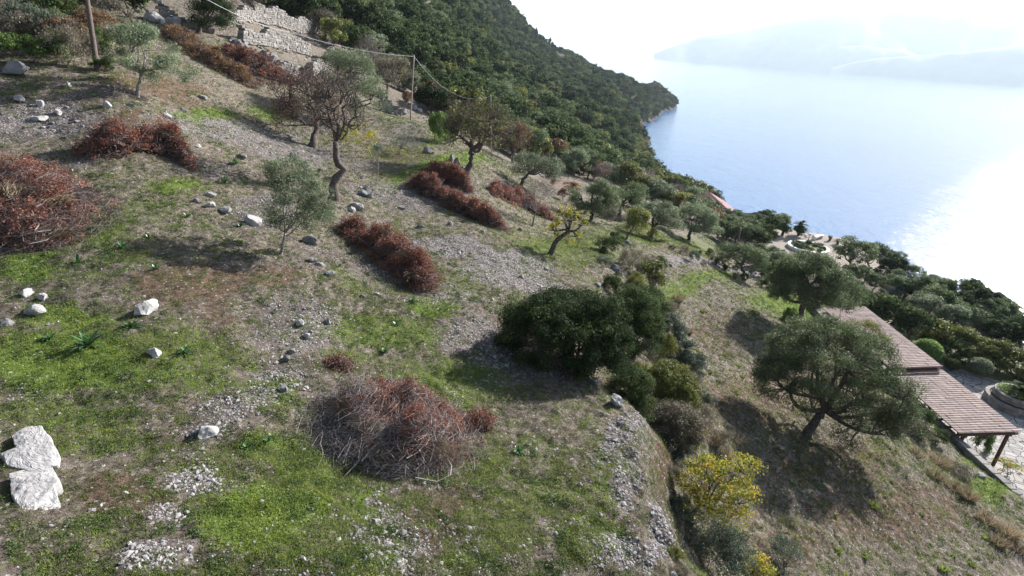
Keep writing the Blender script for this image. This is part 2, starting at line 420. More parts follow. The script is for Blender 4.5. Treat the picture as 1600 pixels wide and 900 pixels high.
# ------------------------------------------------------------------ what covers the ground, as patches with a place and a size on the slope
# (pixel centre x, y, half width, half height, kind, strength)
PATCH = [
 # green grass
 (90,560,170,70,'green',1),(260,560,150,60,'green',.7),(40,420,60,30,'green',1),(150,345,110,18,'green',.6),(270,290,50,14,'green',.9),(160,360,50,30,'green',.8),
 (420,790,130,70,'green',1.15),(500,720,90,70,'green',.8),(420,610,60,35,'green',.8),(700,600,130,60,'green',.75),(600,520,150,35,'green',.7),(680,480,50,20,'green',1),(620,440,90,25,'green',.5),
 (720,440,70,30,'green',.55),(760,720,60,60,'green',.6),(860,780,80,70,'green',.5),(960,740,40,50,'green',.6),(560,880,70,40,'green',.5),(750,840,70,50,'green',.4),
 (260,210,60,12,'green',1),(330,180,60,12,'green',1),(430,180,50,14,'green',.8),(700,250,70,12,'green',1),(690,205,20,24,'green',.9),(640,420,60,20,'green',.6),
 (880,385,80,25,'green',.7),(930,400,60,20,'green',.6),(1100,430,70,20,'green',.8),(1090,385,50,12,'green',.6),(1240,480,70,22,'green',.9),(1440,620,40,26,'green',.9),(1520,690,70,26,'green',1.1),(1570,760,60,26,'green',1),
 (1150,700,60,30,'green',.35),(1350,730,90,50,'green',.25),(150,690,160,26,'green',.55),(60,640,90,24,'green',.6),(330,730,60,30,'green',.5),(1000,370,60,20,'green',.5),
 (60,880,120,40,'green',.45),(330,880,90,30,'green',.4),(620,240,60,14,'green',.45),(830,420,60,18,'green',.4),(1560,840,40,30,'green',.4),
 # pale gravel and scree
 (60,190,130,36,'gravel',1),(220,210,140,18,'gravel',.9),(130,150,110,24,'gravel',.6),(400,210,110,22,'gravel',.9),(470,240,90,26,'gravel',.8),(520,190,60,18,'gravel',.6),
 (330,265,70,12,'gravel',.6),(420,330,70,40,'gravel',.75),(480,400,90,30,'gravel',.5),(470,500,80,80,'gravel',.7),(440,590,60,40,'gravel',.7),(360,640,60,26,'gravel',.75),
 (305,745,48,26,'gravel',1.1),(220,860,70,34,'gravel',1.1),(330,680,60,20,'gravel',.6),(600,830,50,60,'gravel',.7),(60,620,70,16,'gravel',.45),
 (600,300,70,26,'gravel',.8),(660,320,60,20,'gravel',.7),(700,385,75,22,'gravel',1.2),(800,420,75,38,'gravel',1.2),(840,450,50,16,'gravel',1.1),(600,420,60,50,'gravel',.6),(700,460,60,30,'gravel',.7),(740,520,60,40,'gravel',.8),(810,560,80,20,'gravel',.9),(820,590,120,16,'gravel',.5),
 (980,670,40,40,'gravel',1),(985,740,30,70,'gravel',.9),(960,860,50,50,'gravel',.9),(1035,840,18,60,'gravel',1),(560,260,60,16,'gravel',.5),(650,260,60,12,'gravel',.5),
 (780,290,50,12,'gravel',.5),(860,300,60,12,'gravel',.6),(960,390,40,12,'gravel',.4),(1110,410,70,7,'gravel',1.1),(1180,432,50,9,'gravel',1.1),(640,200,60,14,'gravel',.6),(560,225,50,12,'gravel',.5),
 (620,760,30,10,'gravel',.3),(1250,600,160,90,'soil',.75),(1400,800,160,70,'soil',.75),(1120,520,60,50,'soil',.7),(1150,620,60,50,'soil',.7),(1300,720,140,60,'soil',.7),(1230,850,90,50,'soil',.7),(262,800,30,20,'gravel',.8),(300,705,20,20,'gravel',.7),(345,655,30,14,'gravel',.8),(400,620,40,14,'gravel',.8),(590,800,16,50,'gravel',.6),(1450,640,26,20,'green',1.2),(1480,664,26,20,'green',1.2),(1508,688,26,20,'green',1.2),(1538,712,26,20,'green',1.2),(1568,738,26,20,'green',1.2),(1592,762,26,20,'green',1.2),(1500,720,30,14,'green',.7),(1550,770,34,14,'green',.7),(930,830,60,50,'green',.6),(330,600,70,30,'green',.7),(430,700,60,30,'green',.8),(60,740,20,30,'green',.3),(120,660,110,30,'green',.6),(560,650,30,20,'green',.4),(480,860,60,30,'green',.6),(200,400,60,16,'green',.6),(230,330,70,14,'green',.5),(560,440,50,30,'green',.5),(660,400,30,12,'green',.6),(700,880,60,26,'green',.6),(840,700,40,40,'green',.5),(180,600,90,30,'green',.7),(110,500,90,24,'green',.9),(380,560,40,30,'green',.5),(240,870,60,20,'green',.4),(560,800,50,40,'green',.7),(540,560,40,20,'green',.7),(1220,470,50,14,'green',.8),(1050,470,30,20,'green',.4),(1380,700,60,20,'green',.4),(1470,800,60,14,'green',.35),(1190,520,40,16,'green',.4),(850,700,50,30,'gravel',.3),(700,700,20,20,'gravel',.3),
 # bare brown or reddish soil
 (300,440,120,50,'soil',.9),(430,430,60,30,'soil',.8),(190,770,90,50,'soil',.9),(180,130,60,30,'soil',1),(270,140,60,20,'soil',1.2),(200,180,50,16,'soil',1.2),(140,175,40,12,'soil',.9),(300,165,40,10,'soil',.9),(690,800,70,60,'soil',.8),(880,690,50,50,'soil',.5),
 (900,860,60,40,'soil',.5),(1040,750,14,60,'soil',1.2),(620,240,70,16,'soil',.8),(880,290,40,10,'soil',.7),(340,500,60,50,'soil',.6),(1180,790,120,60,'soil',.5),(800,840,60,30,'soil',.5),(150,110,120,30,'soil',.4),(1050,730,16,30,'soil',1.2),(430,240,60,18,'soil',.4),(1090,395,60,5,'soil',1),
]
_pm = []
for px, py, rx, ry, kd, st in PATCH:
    c0 = at(px, py); a = at(px + rx, py); b = at(px, py + ry)
    A = np.array([[a[0] - c0[0], b[0] - c0[0]], [a[1] - c0[1], b[1] - c0[1]]])
    # keep the patch from being stretched out of proportion by a fold in the ground
    if abs(np.linalg.det(A)) < 1e-3: continue
    _pm.append((c0[:2], np.linalg.inv(A), kd, st))

def cover(x, y):
    x = np.asarray(x, float); y = np.asarray(y, float)
    r = np.hypot(x, y)
    out = {k: np.zeros_like(x) for k in ('green', 'gravel', 'soil')}
    wx = x + (0.40 * fbm(x / 1.0, y / 1.0, seed=31) + 0.22 * fbm(x / 0.35, y / 0.35, seed=32)) * (0.5 + r * 0.03)
    wy = y + (0.40 * fbm(x / 1.0, y / 1.0, seed=33) + 0.22 * fbm(x / 0.35, y / 0.35, seed=34)) * (0.5 + r * 0.03)
    for c0, Ai, kd, st in _pm:
        dx, dy = wx - c0[0], wy - c0[1]
        u = Ai[0, 0] * dx + Ai[0, 1] * dy; v = Ai[1, 0] * dx + Ai[1, 1] * dy
        d = np.sqrt(u * u + v * v)
        g = st * (1 - smooth(0.45, 1.25, d))
        out[kd] = np.maximum(out[kd], g)
    return out

# ------------------------------------------------------------------ ground sheet: a polar grid, fine where the camera looks
az = np.concatenate([np.linspace(-180, -56, 60, endpoint=False), np.linspace(-56, 56, 1150, endpoint=False), np.linspace(56, 180, 60, endpoint=False)])
rr = np.concatenate([[0.0, 1.2, 2.2, 3.0], np.exp(np.linspace(math.log(3.6), math.log(60), 560)), np.exp(np.linspace(math.log(61), math.log(1100), 240))])
na, nr = len(az), len(rr)
AZ, RR = np.meshgrid(np.radians(az), rr)
gx, gy = (RR * np.sin(AZ)).ravel(), (RR * np.cos(AZ)).ravel()
gz = H(gx, gy)
cv = cover(gx, gy)
idx = np.arange(na * nr).reshape(nr, na); p0, p1 = idx[:-1], idx[1:]
quads = np.stack([p0, p1, np.roll(p1, -1, 1), np.roll(p0, -1, 1)], -1).reshape(-1, 4)
gm, nt, n, l = new_mat('hillside_ground')
tc = n.new('ShaderNodeTexCoord'); O = tc.outputs['Object']
def attr(nm):
    a = n.new('ShaderNodeAttribute'); a.attribute_name = nm; return a.outputs['Fac']
n1 = noise(n, l, 0.9, 8, 0.7, O); n2 = noise(n, l, 6, 8, 0.75, O); n3 = noise(n, l, 26, 6, 0.75, O); n4 = noise(n, l, 2.6, 6, 0.7, O)
dry = ramp(n, l, n2.outputs['Fac'], [(0.34, (0.06, 0.046, 0.038)), (0.5, (0.17, 0.138, 0.115)), (0.66, (0.36, 0.31, 0.265))]).outputs[0]
ol = ramp(n, l, n3.outputs['Fac'], [(0.32, (0.055, 0.06, 0.028)), (0.68, (0.17, 0.165, 0.085))]).outputs[0]
base = mix(n, l, ramp(n, l, n4.outputs['Fac'], [(0.50, (0, 0, 0)), (0.64, (.85, .85, .85))]).outputs[0], dry, ol)
soil = ramp(n, l, n2.outputs['Fac'], [(0.32, (0.055, 0.037, 0.028)), (0.52, (0.135, 0.09, 0.064)), (0.70, (0.27, 0.19, 0.14))]).outputs[0]
grn = ramp(n, l, n3.outputs['Fac'], [(0.32, (0.045, 0.065, 0.018)), (0.52, (0.105, 0.155, 0.03)), (0.72, (0.23, 0.27, 0.06))]).outputs[0]
vo = n.new('ShaderNodeTexVoronoi'); vo.inputs['Scale'].default_value = 16; l.new(O, vo.inputs['Vector'])
vcol = n.new('ShaderNodeSeparateColor'); l.new(vo.outputs['Color'], vcol.inputs[0])
grv = ramp(n, l, vcol.outputs[0], [(0, (0.14, 0.125, 0.125)), (0.5, (0.28, 0.265, 0.265)), (1, (0.50, 0.48, 0.48))]).outputs[0]
grv = mix(n, l, ramp(n, l, vo.outputs['Distance'], [(0.25, (0, 0, 0)), (0.55, (1, 1, 1))]).outputs[0], grv, (0.12, 0.10, 0.085))
def masked(nm, nz, sharp=3.2, off=0.5):
    # attribute * broken up by noise
    s = math_(n, l, 'ADD', attr(nm), math_(n, l, 'MULTIPLY', math_(n, l, 'SUBTRACT', nz, 0.5), 2.6))
    return math_(n, l, 'MULTIPLY', math_(n, l, 'SUBTRACT', s, off), sharp, True)
c = mix(n, l, masked('soil', n4.outputs['Fac']), base, soil)
c = mix(n, l, masked('green', n2.outputs['Fac'], 2.4, 0.42), c, grn)
c = mix(n, l, masked('gravel', n2.outputs['Fac'], 3.0, 0.42), c, grv)
# scattered single pebbles everywhere
v2 = n.new('ShaderNodeTexVoronoi'); v2.inputs['Scale'].default_value = 9; l.new(O, v2.inputs['Vector'])
v2c = n.new('ShaderNodeSeparateColor'); l.new(v2.outputs['Color'], v2c.inputs[0])
pe = math_(n, l, 'MULTIPLY', math_(n, l, 'GREATER_THAN', v2c.outputs[0], 0.70), math_(n, l, 'LESS_THAN', v2.outputs['Distance'], 0.26))
pe = math_(n, l, 'MULTIPLY', pe, ramp(n, l, n1.outputs['Fac'], [(0.42, (0, 0, 0)), (0.56, (1, 1, 1))]).outputs[0])
c = mix(n, l, pe, c, (0.48, 0.45, 0.43))
# forest floor under the far wood
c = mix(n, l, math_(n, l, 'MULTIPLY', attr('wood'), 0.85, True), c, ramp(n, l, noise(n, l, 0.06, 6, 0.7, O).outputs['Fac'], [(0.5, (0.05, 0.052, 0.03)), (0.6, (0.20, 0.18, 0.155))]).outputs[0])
c = mix(n, l, attr('paved'), c, ramp(n, l, n3.outputs['Fac'], [(0.3, (0.26, 0.22, 0.18)), (0.7, (0.42, 0.37, 0.32))]).outputs[0])
# bare rock and earth along the sea cliff
gp = n.new('ShaderNodeNewGeometry'); sx = n.new('ShaderNodeSeparateXYZ'); l.new(gp.outputs['Position'], sx.inputs[0])
cl = n.new('ShaderNodeMapRange'); l.new(math_(n, l, 'ADD', sx.outputs['Z'], math_(n, l, 'MULTIPLY', math_(n, l, 'SUBTRACT', n1.outputs['Fac'], .5), 9)), cl.inputs[0])
cl.inputs[1].default_value = -45.5; cl.inputs[2].default_value = -48.5; cl.clamp = True
c = mix(n, l, cl.outputs[0], c, ramp(n, l, n2.outputs['Fac'], [(0.3, (0.025, 0.022, 0.02)), (0.7, (0.08, 0.07, 0.062))]).outputs[0])
p = n.new('ShaderNodeBsdfPrincipled'); l.new(c, p.inputs['Base Color']); p.inputs['Roughness'].default_value = 0.95; p.inputs['Specular IOR Level'].default_value = 0.1
bh = math_(n, l, 'ADD', math_(n, l, 'MULTIPLY', n2.outputs['Fac'], 1.0), math_(n, l, 'MULTIPLY', n3.outputs['Fac'], 0.5))
b = n.new('ShaderNodeBump'); b.inputs['Strength'].default_value = 1.0; b.inputs['Distance'].default_value = 0.10
l.new(bh, b.inputs['Height']); l.new(b.outputs[0], p.inputs['Normal'])
o = n.new('ShaderNodeOutputMaterial'); l.new(p.outputs[0], o.inputs[0])

def inpoly(px, py, poly):
    px = np.asarray(px, float); py = np.asarray(py, float); r = np.zeros(px.shape, bool)
    j = len(poly) - 1
    for i in range(len(poly)):
        xi, yi = poly[i]; xj, yj = poly[j]
        if yi != yj:
            c_ = ((yi > py) != (yj > py)) & (px < (xj - xi) * (py - yi) / (yj - yi) + xi); r ^= c_
        j = i
    return r

# the wood on the mountainside: its lower-left edge, as a line on the ground
EDGE = [at(*q)[:2] for q in ((470, 40), (575, 70), (640, 110), (700, 200), (765, 215), (830, 245), (900, 270), (960, 290), (1020, 305), (1060, 320))]
EDGE = [np.array([-60.0, 30.0]), np.array([-50.0, 60.0])] + EDGE + [np.array([75.0, 165.0])]
EDGEP = [tuple(e) for e in EDGE] + [(400, 130), (400, 1200), (-900, 1200), (-900, 30)]
def in_wood(x, y):
    return inpoly(x, y, EDGEP)
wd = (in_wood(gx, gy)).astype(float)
fm = flat_mask(gx, gy)
gb = MB(); gb.add(np.stack([gx, gy, gz], 1), quads)
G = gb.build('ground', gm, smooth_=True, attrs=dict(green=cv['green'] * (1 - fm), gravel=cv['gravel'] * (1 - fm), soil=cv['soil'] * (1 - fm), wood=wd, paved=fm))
tag(G, kind='structure')

MT['herb'] = leaf_mat('herb_leaf', [(0, (0.03, 0.055, 0.02)), (0.5, (0.075, 0.12, 0.035)), (1, (0.17, 0.22, 0.06))], 0.3, 0.7)
# ------------------------------------------------------------------ sea
sm, nt, n, l = new_mat('sea_water')
tc = n.new('ShaderNodeTexCoord')
mp = n.new('ShaderNodeMapping'); mp.inputs['Rotation'].default_value = (0, 0, R(-35)); mp.inputs['Scale'].default_value = (1, 0.45, 1); l.new(tc.outputs['Object'], mp.inputs['Vector'])
w1 = noise(n, l, 0.75, 5, 0.6, mp.outputs[0]); w2 = noise(n, l, 0.09, 4, 0.55, mp.outputs[0]); w3 = noise(n, l, 0.004, 4, 0.5, tc.outputs['Object'], 0.5)
p = n.new('ShaderNodeBsdfPrincipled')
l.new(ramp(n, l, w3.outputs['Fac'], [(0.35, (0.06, 0.155, 0.33)), (0.65, (0.075, 0.18, 0.37))]).outputs[0], p.inputs['Base Color'])
p.inputs['Roughness'].default_value = 0.08; p.inputs['IOR'].default_value = 1.333
b1 = n.new('ShaderNodeBump'); b1.inputs['Strength'].default_value = 0.8; b1.inputs['Distance'].default_value = 0.5; l.new(w1.outputs['Fac'], b1.inputs['Height'])
b2 = n.new('ShaderNodeBump'); b2.inputs['Strength'].default_value = 0.5; b2.inputs['Distance'].default_value = 1.2; l.new(w2.outputs['Fac'], b2.inputs['Height']); l.new(b1.outputs[0], b2.inputs['Normal'])
l.new(b2.outputs[0], p.inputs['Normal'])
o = n.new('ShaderNodeOutputMaterial'); l.new(p.outputs[0], o.inputs[0])
sb = MB()
rs = np.array([0, 60, 150, 400, 1200, 4000, 12000, 30000.0]); an = np.radians(np.arange(0, 360, 6))
A_, R_ = np.meshgrid(an, rs)
V = np.stack([R_ * np.sin(A_), R_ * np.cos(A_), np.full(A_.shape, SEA)], -1).reshape(-1, 3)
idx = np.arange(len(V)).reshape(len(rs), len(an)); p0, p1 = idx[:-1], idx[1:]
sb.add(V, np.stack([p0, p1, np.roll(p1, -1, 1), np.roll(p0, -1, 1)], -1).reshape(-1, 4))
tag(sb.build('sea', sm), kind='structure')

# ------------------------------------------------------------------ mountains over the water
mm = simple_mat('far_mountain', [(0.3, (0.05, 0.065, 0.04)), (0.7, (0.16, 0.15, 0.11))], 0.004, 0.95, 0)
def mountain(name, sky_px, D, width, seed):
    px = np.linspace(sky_px[0][0], sky_px[-1][0], 220)
    py = np.interp(px, [q[0] for q in sky_px], [q[1] for q in sky_px])
    d = ray(px, py); hz = np.hypot(d[:, 0], d[:, 1]); d = d / hz[:, None]
    Dv = D * (1 + 0.06 * fbm(px / 140, px * 0, seed=seed))
    crest = d * Dv[:, None]
    ts = np.linspace(-1, 1, 33); rows = []
    hgt = np.maximum(crest[:, 2] - SEA, 2)
    for t in ts:
        wdt = width * (0.25 + 0.75 * np.clip(hgt / hgt.max(), 0, 1))
        q = d * (Dv + t * wdt)[:, None]
        prof = (1 - abs(t) ** 1.25)
        z = SEA - 25 + (hgt + 25) * prof * (1 + 0.22 * (1 - prof) * fbm(q[:, 0] / 520, q[:, 1] / 520, seed=seed + 3) * 2)
        rows.append(np.stack([q[:, 0], q[:, 1], z], 1))
    V = np.concatenate(rows); idx = np.arange(len(V)).reshape(len(ts), len(px))
    f = np.stack([idx[:-1, :-1], idx[:-1, 1:], idx[1:, 1:], idx[1:, :-1]], -1).reshape(-1, 4)
    m = MB(); m.add(V, f); tag(m.build(name, mm, smooth_=True), kind='structure')
mountain('mountain_range', [(1022, 83), (1060, 69), (1100, 56), (1150, 50), (1200, 41), (1260, 26), (1320, 15), (1400, 9), (1500, 10), (1650, 16), (1900, 30), (2300, 110)], 9000, 1900, 41)
mountain('headland', [(1300, 106), (1330, 98), (1370, 91), (1450, 86), (1520, 80), (1620, 66), (1750, 56), (2000, 60), (2300, 120)], 7000, 800, 51)
mountain('headland', [(1180, 97), (1240, 84), (1300, 74), (1345, 71), (1400, 78), (1450, 90)], 7800, 600, 61)

# ------------------------------------------------------------------ haze
def haze_box(density):
    m, nt, n, l = new_mat('sea_haze')
    v = n.new('ShaderNodeVolumePrincipled'); v.inputs['Color'].default_value = (0.72, 0.87, 1.0, 1)
    v.inputs['Density'].default_value = density; v.inputs['Anisotropy'].default_value = 0.3
    o = n.new('ShaderNodeOutputMaterial'); l.new(v.outputs[0], o.inputs['Volume'])
    b = MB(); X0, X1, Y0, Y1, Z0, Z1 = -32000, 32000, -32000, 32000, -215, 1150
    b.add(*box((X0 + X1) / 2, (Y0 + Y1) / 2, (Z0 + Z1) / 2, X1 - X0, Y1 - Y0, Z1 - Z0))
    o = b.build('haze', m); tag(o, kind='stuff'); return o
haze_box(0.95e-4)

# ------------------------------------------------------------------ plants: generators
def rdir(rng, n):
    return unit(rng.normal(size=(n, 3)))

def leaf_quads(rng, pos, size, ratio=0.35, flat=0.0, up=None, out=None, ori=0.0):
    """one rhombic leaf (or leaf spray) per position"""
    N = len(pos)
    a = rdir(rng, N); a[:, 2] *= (1 - flat); a = unit(a)
    if up is not None: a = unit(a * (1 - up[0]) + np.array(up[1]) * up[0])
    nn = rdir(rng, N)
    if out is not None: nn = unit(nn * (1 - ori) + out * ori); a = unit(a - nn * np.sum(a * nn, 1)[:, None])
    b = unit(np.cross(a, nn))
    L = size * rng.uniform(0.6, 1.35, N)[:, None] if np.ndim(size) == 0 else size * rng.uniform(0.6, 1.35, (N, 1)); W = L * ratio
    V = np.stack([pos - a * L / 2, pos + b * W / 2, pos + a * L / 2, pos - b * W / 2], 1)
    return V.reshape(-1, 3), np.arange(N * 4).reshape(N, 4)

def limb(rng, a, b, K=6, bend=0.12, sag=0.0):
    a = np.asarray(a, float); b = np.asarray(b, float); t = np.linspace(0, 1, K)[:, None]
    L = np.linalg.norm(b - a); off = rng.normal(size=(2, 3)) * L * bend
    return a + (b - a) * t + off[0] * np.sin(t * math.pi) + off[1] * 0.5 * np.sin(2 * t * math.pi) + np.array([0, 0, sag * L]) * np.sin(t * math.pi)

def tree_parts(rng, trunk, crowns, r0, n_main=4, n_clump=40, clump_r=0.45, per=250, leaf=0.1, ratio=0.35, twigs=3, tip=0.55, shell=0.55, ori=0.55, twig_len=0.5, limb_k=0.5):
    """trunk: list of points; crowns: list of (cx,cy,cz,rx,ry,rz) relative to the base"""
    wood = MB(); trunk = np.array(trunk, float)
    k = np.linspace(0, 1, 9); kk = np.linspace(0, 1, len(trunk))
    tp = np.stack([np.interp(k, kk, trunk[:, i]) for i in range(3)], 1); tp[1:-1] += rng.normal(size=(7, 3)) * r0 * 0.25
    rad = r0 * (1 - 0.45 * k) * (1 + 0.5 * np.exp(-k * 9)); wood.add(*tubes(tp, rad, 9))
    fork = tp[-1]
    vol = np.array([c[3] * c[4] * c[5] for c in crowns]); vol = vol / vol.sum()
    cl = []; mains = []
    for c, v in zip(crowns, vol):
        nc = max(3, int(round(n_clump * v)))
        d = rdir(rng, nc); d[:, 2] = np.where(d[:, 2] < -0.55, -d[:, 2], d[:, 2])
        q = d * (rng.uniform(0, 1, nc) ** (1 / 3.0) * (1 - shell) + shell + np.abs(rng.normal(size=nc)) * .09)[:, None] * np.array(c[3:6]) + np.array(c[:3])
        cl.append(q)
        for _ in range(max(1, int(round(n_main * v)))):
            d = rdir(rng, 1)[0]; d[2] = abs(d[2]) * 0.8
            e = np.array(c[:3]) + d * np.array(c[3:6]) * 0.45
            mains.append(limb(rng, fork, e, 8, 0.13))
    cl = np.concatenate(cl); mains = np.array(mains)
    rm = r0 * limb_k * np.linspace(1, 0.35, 8); wood.add(*tubes(mains, np.broadcast_to(rm, mains.shape[:2]), 6))
    mp_ = mains[:, 2:].reshape(-1, 3)
    br = []
    for q in cl:
        d = np.linalg.norm(mp_ - q, axis=1) + np.maximum(mp_[:, 2] - q[2], 0) * 1.5
        s = mp_[np.argmin(d)]; br.append(limb(rng, s, q, 6, 0.12))
    br = np.array(br); wood.add(*tubes(br, np.broadcast_to(r0 * 0.2 * np.linspace(1, 0.25, 6), br.shape[:2]), 4))
    if twigs:
        tw = []
        for q in np.repeat(cl, twigs, axis=0):
            s = q + rng.normal(size=3) * clump_r * 0.25; e = s + unit(rng.normal(size=3) + [0, 0, 0.4]) * clump_r * rng.uniform(0.6, 1.3) * (twig_len / 0.5)
            tw.append(limb(rng, s, e, 4, 0.1))
        tw = np.array(tw); wood.add(*tubes(tw, np.broadcast_to(r0 * 0.07 * np.linspace(1, 0.3, 4), tw.shape[:2]), 3))
    # leaves
    n = len(cl); ctint = rng.uniform(-0.22, 0.22, n); cr_ = clump_r * rng.uniform(0.65, 1.25, n)
    cnt = rng.integers(int(per * 0.5), int(per * 1.5) + 1, n); wh = np.repeat(np.arange(n), cnt)
    d = rdir(rng, len(wh)); pos = cl[wh] + d * (cr_[wh] * rng.uniform(0, 1, len(wh)) ** 0.45)[:, None] * [1, 1, 0.72]
    V, Q = leaf_quads(rng, pos, leaf, ratio, out=d, ori=ori)
    tt = np.clip(0.48 + ctint[wh] + rng.normal(size=len(wh)) * 0.17, 0, 1)
    lv = MB(); lv.add(V, Q, np.repeat(tt, 4))
    return wood, lv

def put_tree(name, loc, wood, lv, bark, leaf, label, group=None, cat='tree', extra=None, leafname='crown'):
    t = empty(name, loc, 0, label, cat, group)
    wood.build('trunk', MT[bark], t, True)
    if lv is not None: lv.build(leafname, MT[leaf], t)
    for nm, mb, mt in (extra or []): mb.build(nm, MT[mt], t)
    return t

def copy_thing(root, loc, rz=0, sc=1.0, label=None, group=None):
    r = root.copy(); C.objects.link(r); r.location = [float(v) for v in loc]; r.rotation_euler = (0, 0, rz)
    r.scale = (sc, sc, sc) if isinstance(sc, (int, float)) else sc
    if label: r['label'] = label
    if group: r['group'] = group
    for ch in list(root.children):
        c_ = ch.copy(); C.objects.link(c_); c_.parent = r
    return r

def spot(px, py, dz=0.05):
    p = at(px, py).copy(); p[2] -= dz; return p

def sized(bx, by, topy, wpx):
    """base point and the real height and width of something seen from by up to topy"""
    p = spot(bx, by); Z = float(p @ FWD)
    return p, Z, (by - topy) / F * Z * 1.06, wpx / F * Z

RTI = RT * 1.0                                  # direction across the view, for real crown offsets
def off(base, px, py, dz=0.0):
    """offset in metres, in the upright plane through the base facing the camera, towards a pixel (plus dz away)"""
    Z = float(base @ FWD) + dz
    d = ray(px, py); q = d * Z - base
    return q

# ------------------------------------------------------------------ hero trees on the terraces
def hero(name, seed, base, topy, crowns_px, trunk_px, r0, bark, lmat, label, group=None, **kw):
    """crowns_px: (pixel x, y, half width px, half height px, metres deeper)"""
    rng = np.random.default_rng(seed)
    b = spot(*base); Z = float(b @ FWD)
    cr_ = []
    for (x, y, rx, ry, dz) in crowns_px:
        q = off(b, x, y, dz); s = (Z + dz) / F
        cr_.append((q[0], q[1], q[2], rx * s, rx * s * 0.95, ry * s))
    tk = [(0, 0, -0.25)] + [tuple(off(b, x, y, dz)) for (x, y, dz) in trunk_px]
    wood, lv = tree_parts(rng, tk, cr_, r0, **kw)
    return put_tree(name, b, wood, lv, bark, lmat, label, group)

hero('olive_tree', 1, (212, 150), 35, [(225, 85, 44, 40, 0), (265, 112, 34, 20, .4), (205, 62, 22, 22, .3)], [(216, 136, 0), (221, 118, 0)], 0.10, 'bark_grey', 'olive_pale',
     'silvery young olive tree with forked stem beside the leaning wooden pole', n_clump=70, clump_r=0.42, per=230, leaf=0.10, n_main=6)
hero('olive_tree', 2, (438, 399), 245, [(465, 320, 44, 46, 0), (452, 278, 32, 28, .3), (495, 335, 28, 26, -.2)], [(441, 385, 0), (446, 362, 0)], 0.055, 'bark_grey', 'olive_pale',
     'small grey-green olive tree with slender stem standing alone left of the long red brush heap', n_clump=75, clump_r=0.36, per=260, leaf=0.075, n_main=6)
hero('bare_tree', 3, (521, 312), 110, [(525, 165, 42, 45, 0), (545, 205, 34, 24, .5), (505, 195, 22, 28, -.4)], [(519, 297, 0), (532, 272, 0), (531, 258, 0), (523, 240, 0), (524, 222, 0)], 0.24, 'bark', 'scrub',
     'bare grey tree with a twisted S shaped trunk in front of the dense olive', n_clump=42, clump_r=0.5, per=45, leaf=0.07, twigs=7, n_main=5, twig_len=1.0, limb_k=.34)
hero('red_tree', 4, (487, 229), 115, [(476, 158, 46, 38, 0), (450, 178, 24, 26, .3), (512, 172, 24, 24, .4)], [(491, 212, 0), (495, 190, 0)], 0.26, 'bark', 'rosy',
     'nearly leafless tree with reddish twigs and dark trunk on the upper slope', n_clump=70, clump_r=0.7, per=130, leaf=0.09, ratio=.5, twigs=7, n_main=6, twig_len=0.9, limb_k=.36)
hero('olive_tree', 5, (562, 205), 82, [(548, 125, 36, 42, 0), (578, 158, 28, 30, .5), (528, 110, 24, 26, 0)], [(560, 190, 0), (555, 170, 0)], 0.16, 'bark', 'olive_pale',
     'dense grey-green olive tree behind the bare tree with the twisted trunk', n_clump=90, clump_r=0.7, per=230, leaf=0.14, n_main=6)
hero('yellow_sapling', 6, (583, 248), 195, [(560, 215, 28, 20, 0), (580, 222, 14, 14, 0)], [(577, 236, 0), (570, 228, 0)], 0.04, 'bark_grey', 'yellow',
     'thin sapling with sparse yellow leaves right of the twisted bare trunk', n_clump=26, clump_r=0.45, per=45, leaf=0.11, ratio=.7, n_main=4)
hero('half_bare_tree', 7, (727, 271), 165, [(745, 205, 48, 34, 0), (712, 208, 24, 20, 0), (770, 195, 26, 26, .6)], [(737, 250, 0), (738, 232, 0)], 0.26, 'bark', 'olivescrub',
     'spreading half bare tree with dark twisted trunk above the twin red brush heaps', n_clump=80, clump_r=0.65, per=48, leaf=0.12, ratio=.5, twigs=10, n_main=8, twig_len=0.7)
hero('olive_tree', 8, (605, 147), 88, [(610, 115, 34, 22, 0), (585, 108, 18, 16, 0)], [(604, 140, 0), (606, 130, 0)], 0.2, 'bark', 'scrub',
     'brownish round tree with several stems standing on the ledge left of the pale pole', n_clump=50, clump_r=0.95, per=160, leaf=0.17, n_main=7)
hero('yellow_tree', 9, (858, 398), 325, [(888, 343, 24, 16, 0), (866, 364, 14, 12, .2), (906, 352, 14, 12, 0), (898, 372, 14, 10, 0)], [(862, 390, 0), (872, 375, 0), (888, 362, 0)], 0.17, 'bark', 'yellow',
     'small tree with yellow leaves on a dark trunk that leans far to the right', n_clump=38, clump_r=0.26, per=34, leaf=0.09, ratio=.7, n_main=5)
hero('bare_shrub', 10, (831, 354), 283, [(838, 312, 24, 24, 0), (850, 300, 16, 16, 0)], [(834, 342, 0), (838, 330, 0)], 0.07, 'bark_grey', 'rosy',
     'bare pinkish sapling with fine twigs at the tip of the red brush heap', n_clump=40, clump_r=0.5, per=14, leaf=0.07, twigs=10, n_main=6, twig_len=0.8)
hero('olive_tree', 11, (812, 291), 238, [(838, 262, 38, 18, 0), (858, 272, 24, 18, 1), (820, 250, 18, 12, 0)], [(818, 280, 0), (826, 270, 0)], 0.2, 'bark', 'olive_pale',
     'pale grey olive tree leaning right on the slope above the bare pinkish sapling', n_clump=60, clump_r=0.75, per=190, leaf=0.15, n_main=6)
hero('olive_tree', 12, (922, 345), 287, [(922, 312, 30, 18, 0), (948, 320, 20, 18, 0.4), (938, 296, 20, 12, .4)], [(926, 335, 0), (925, 326, 0)], 0.22, 'bark', 'olive',
     'dark olive tree with a leaning brown trunk right of the yellow leaning tree', n_clump=70, clump_r=0.55, per=240, leaf=0.12, n_main=6)
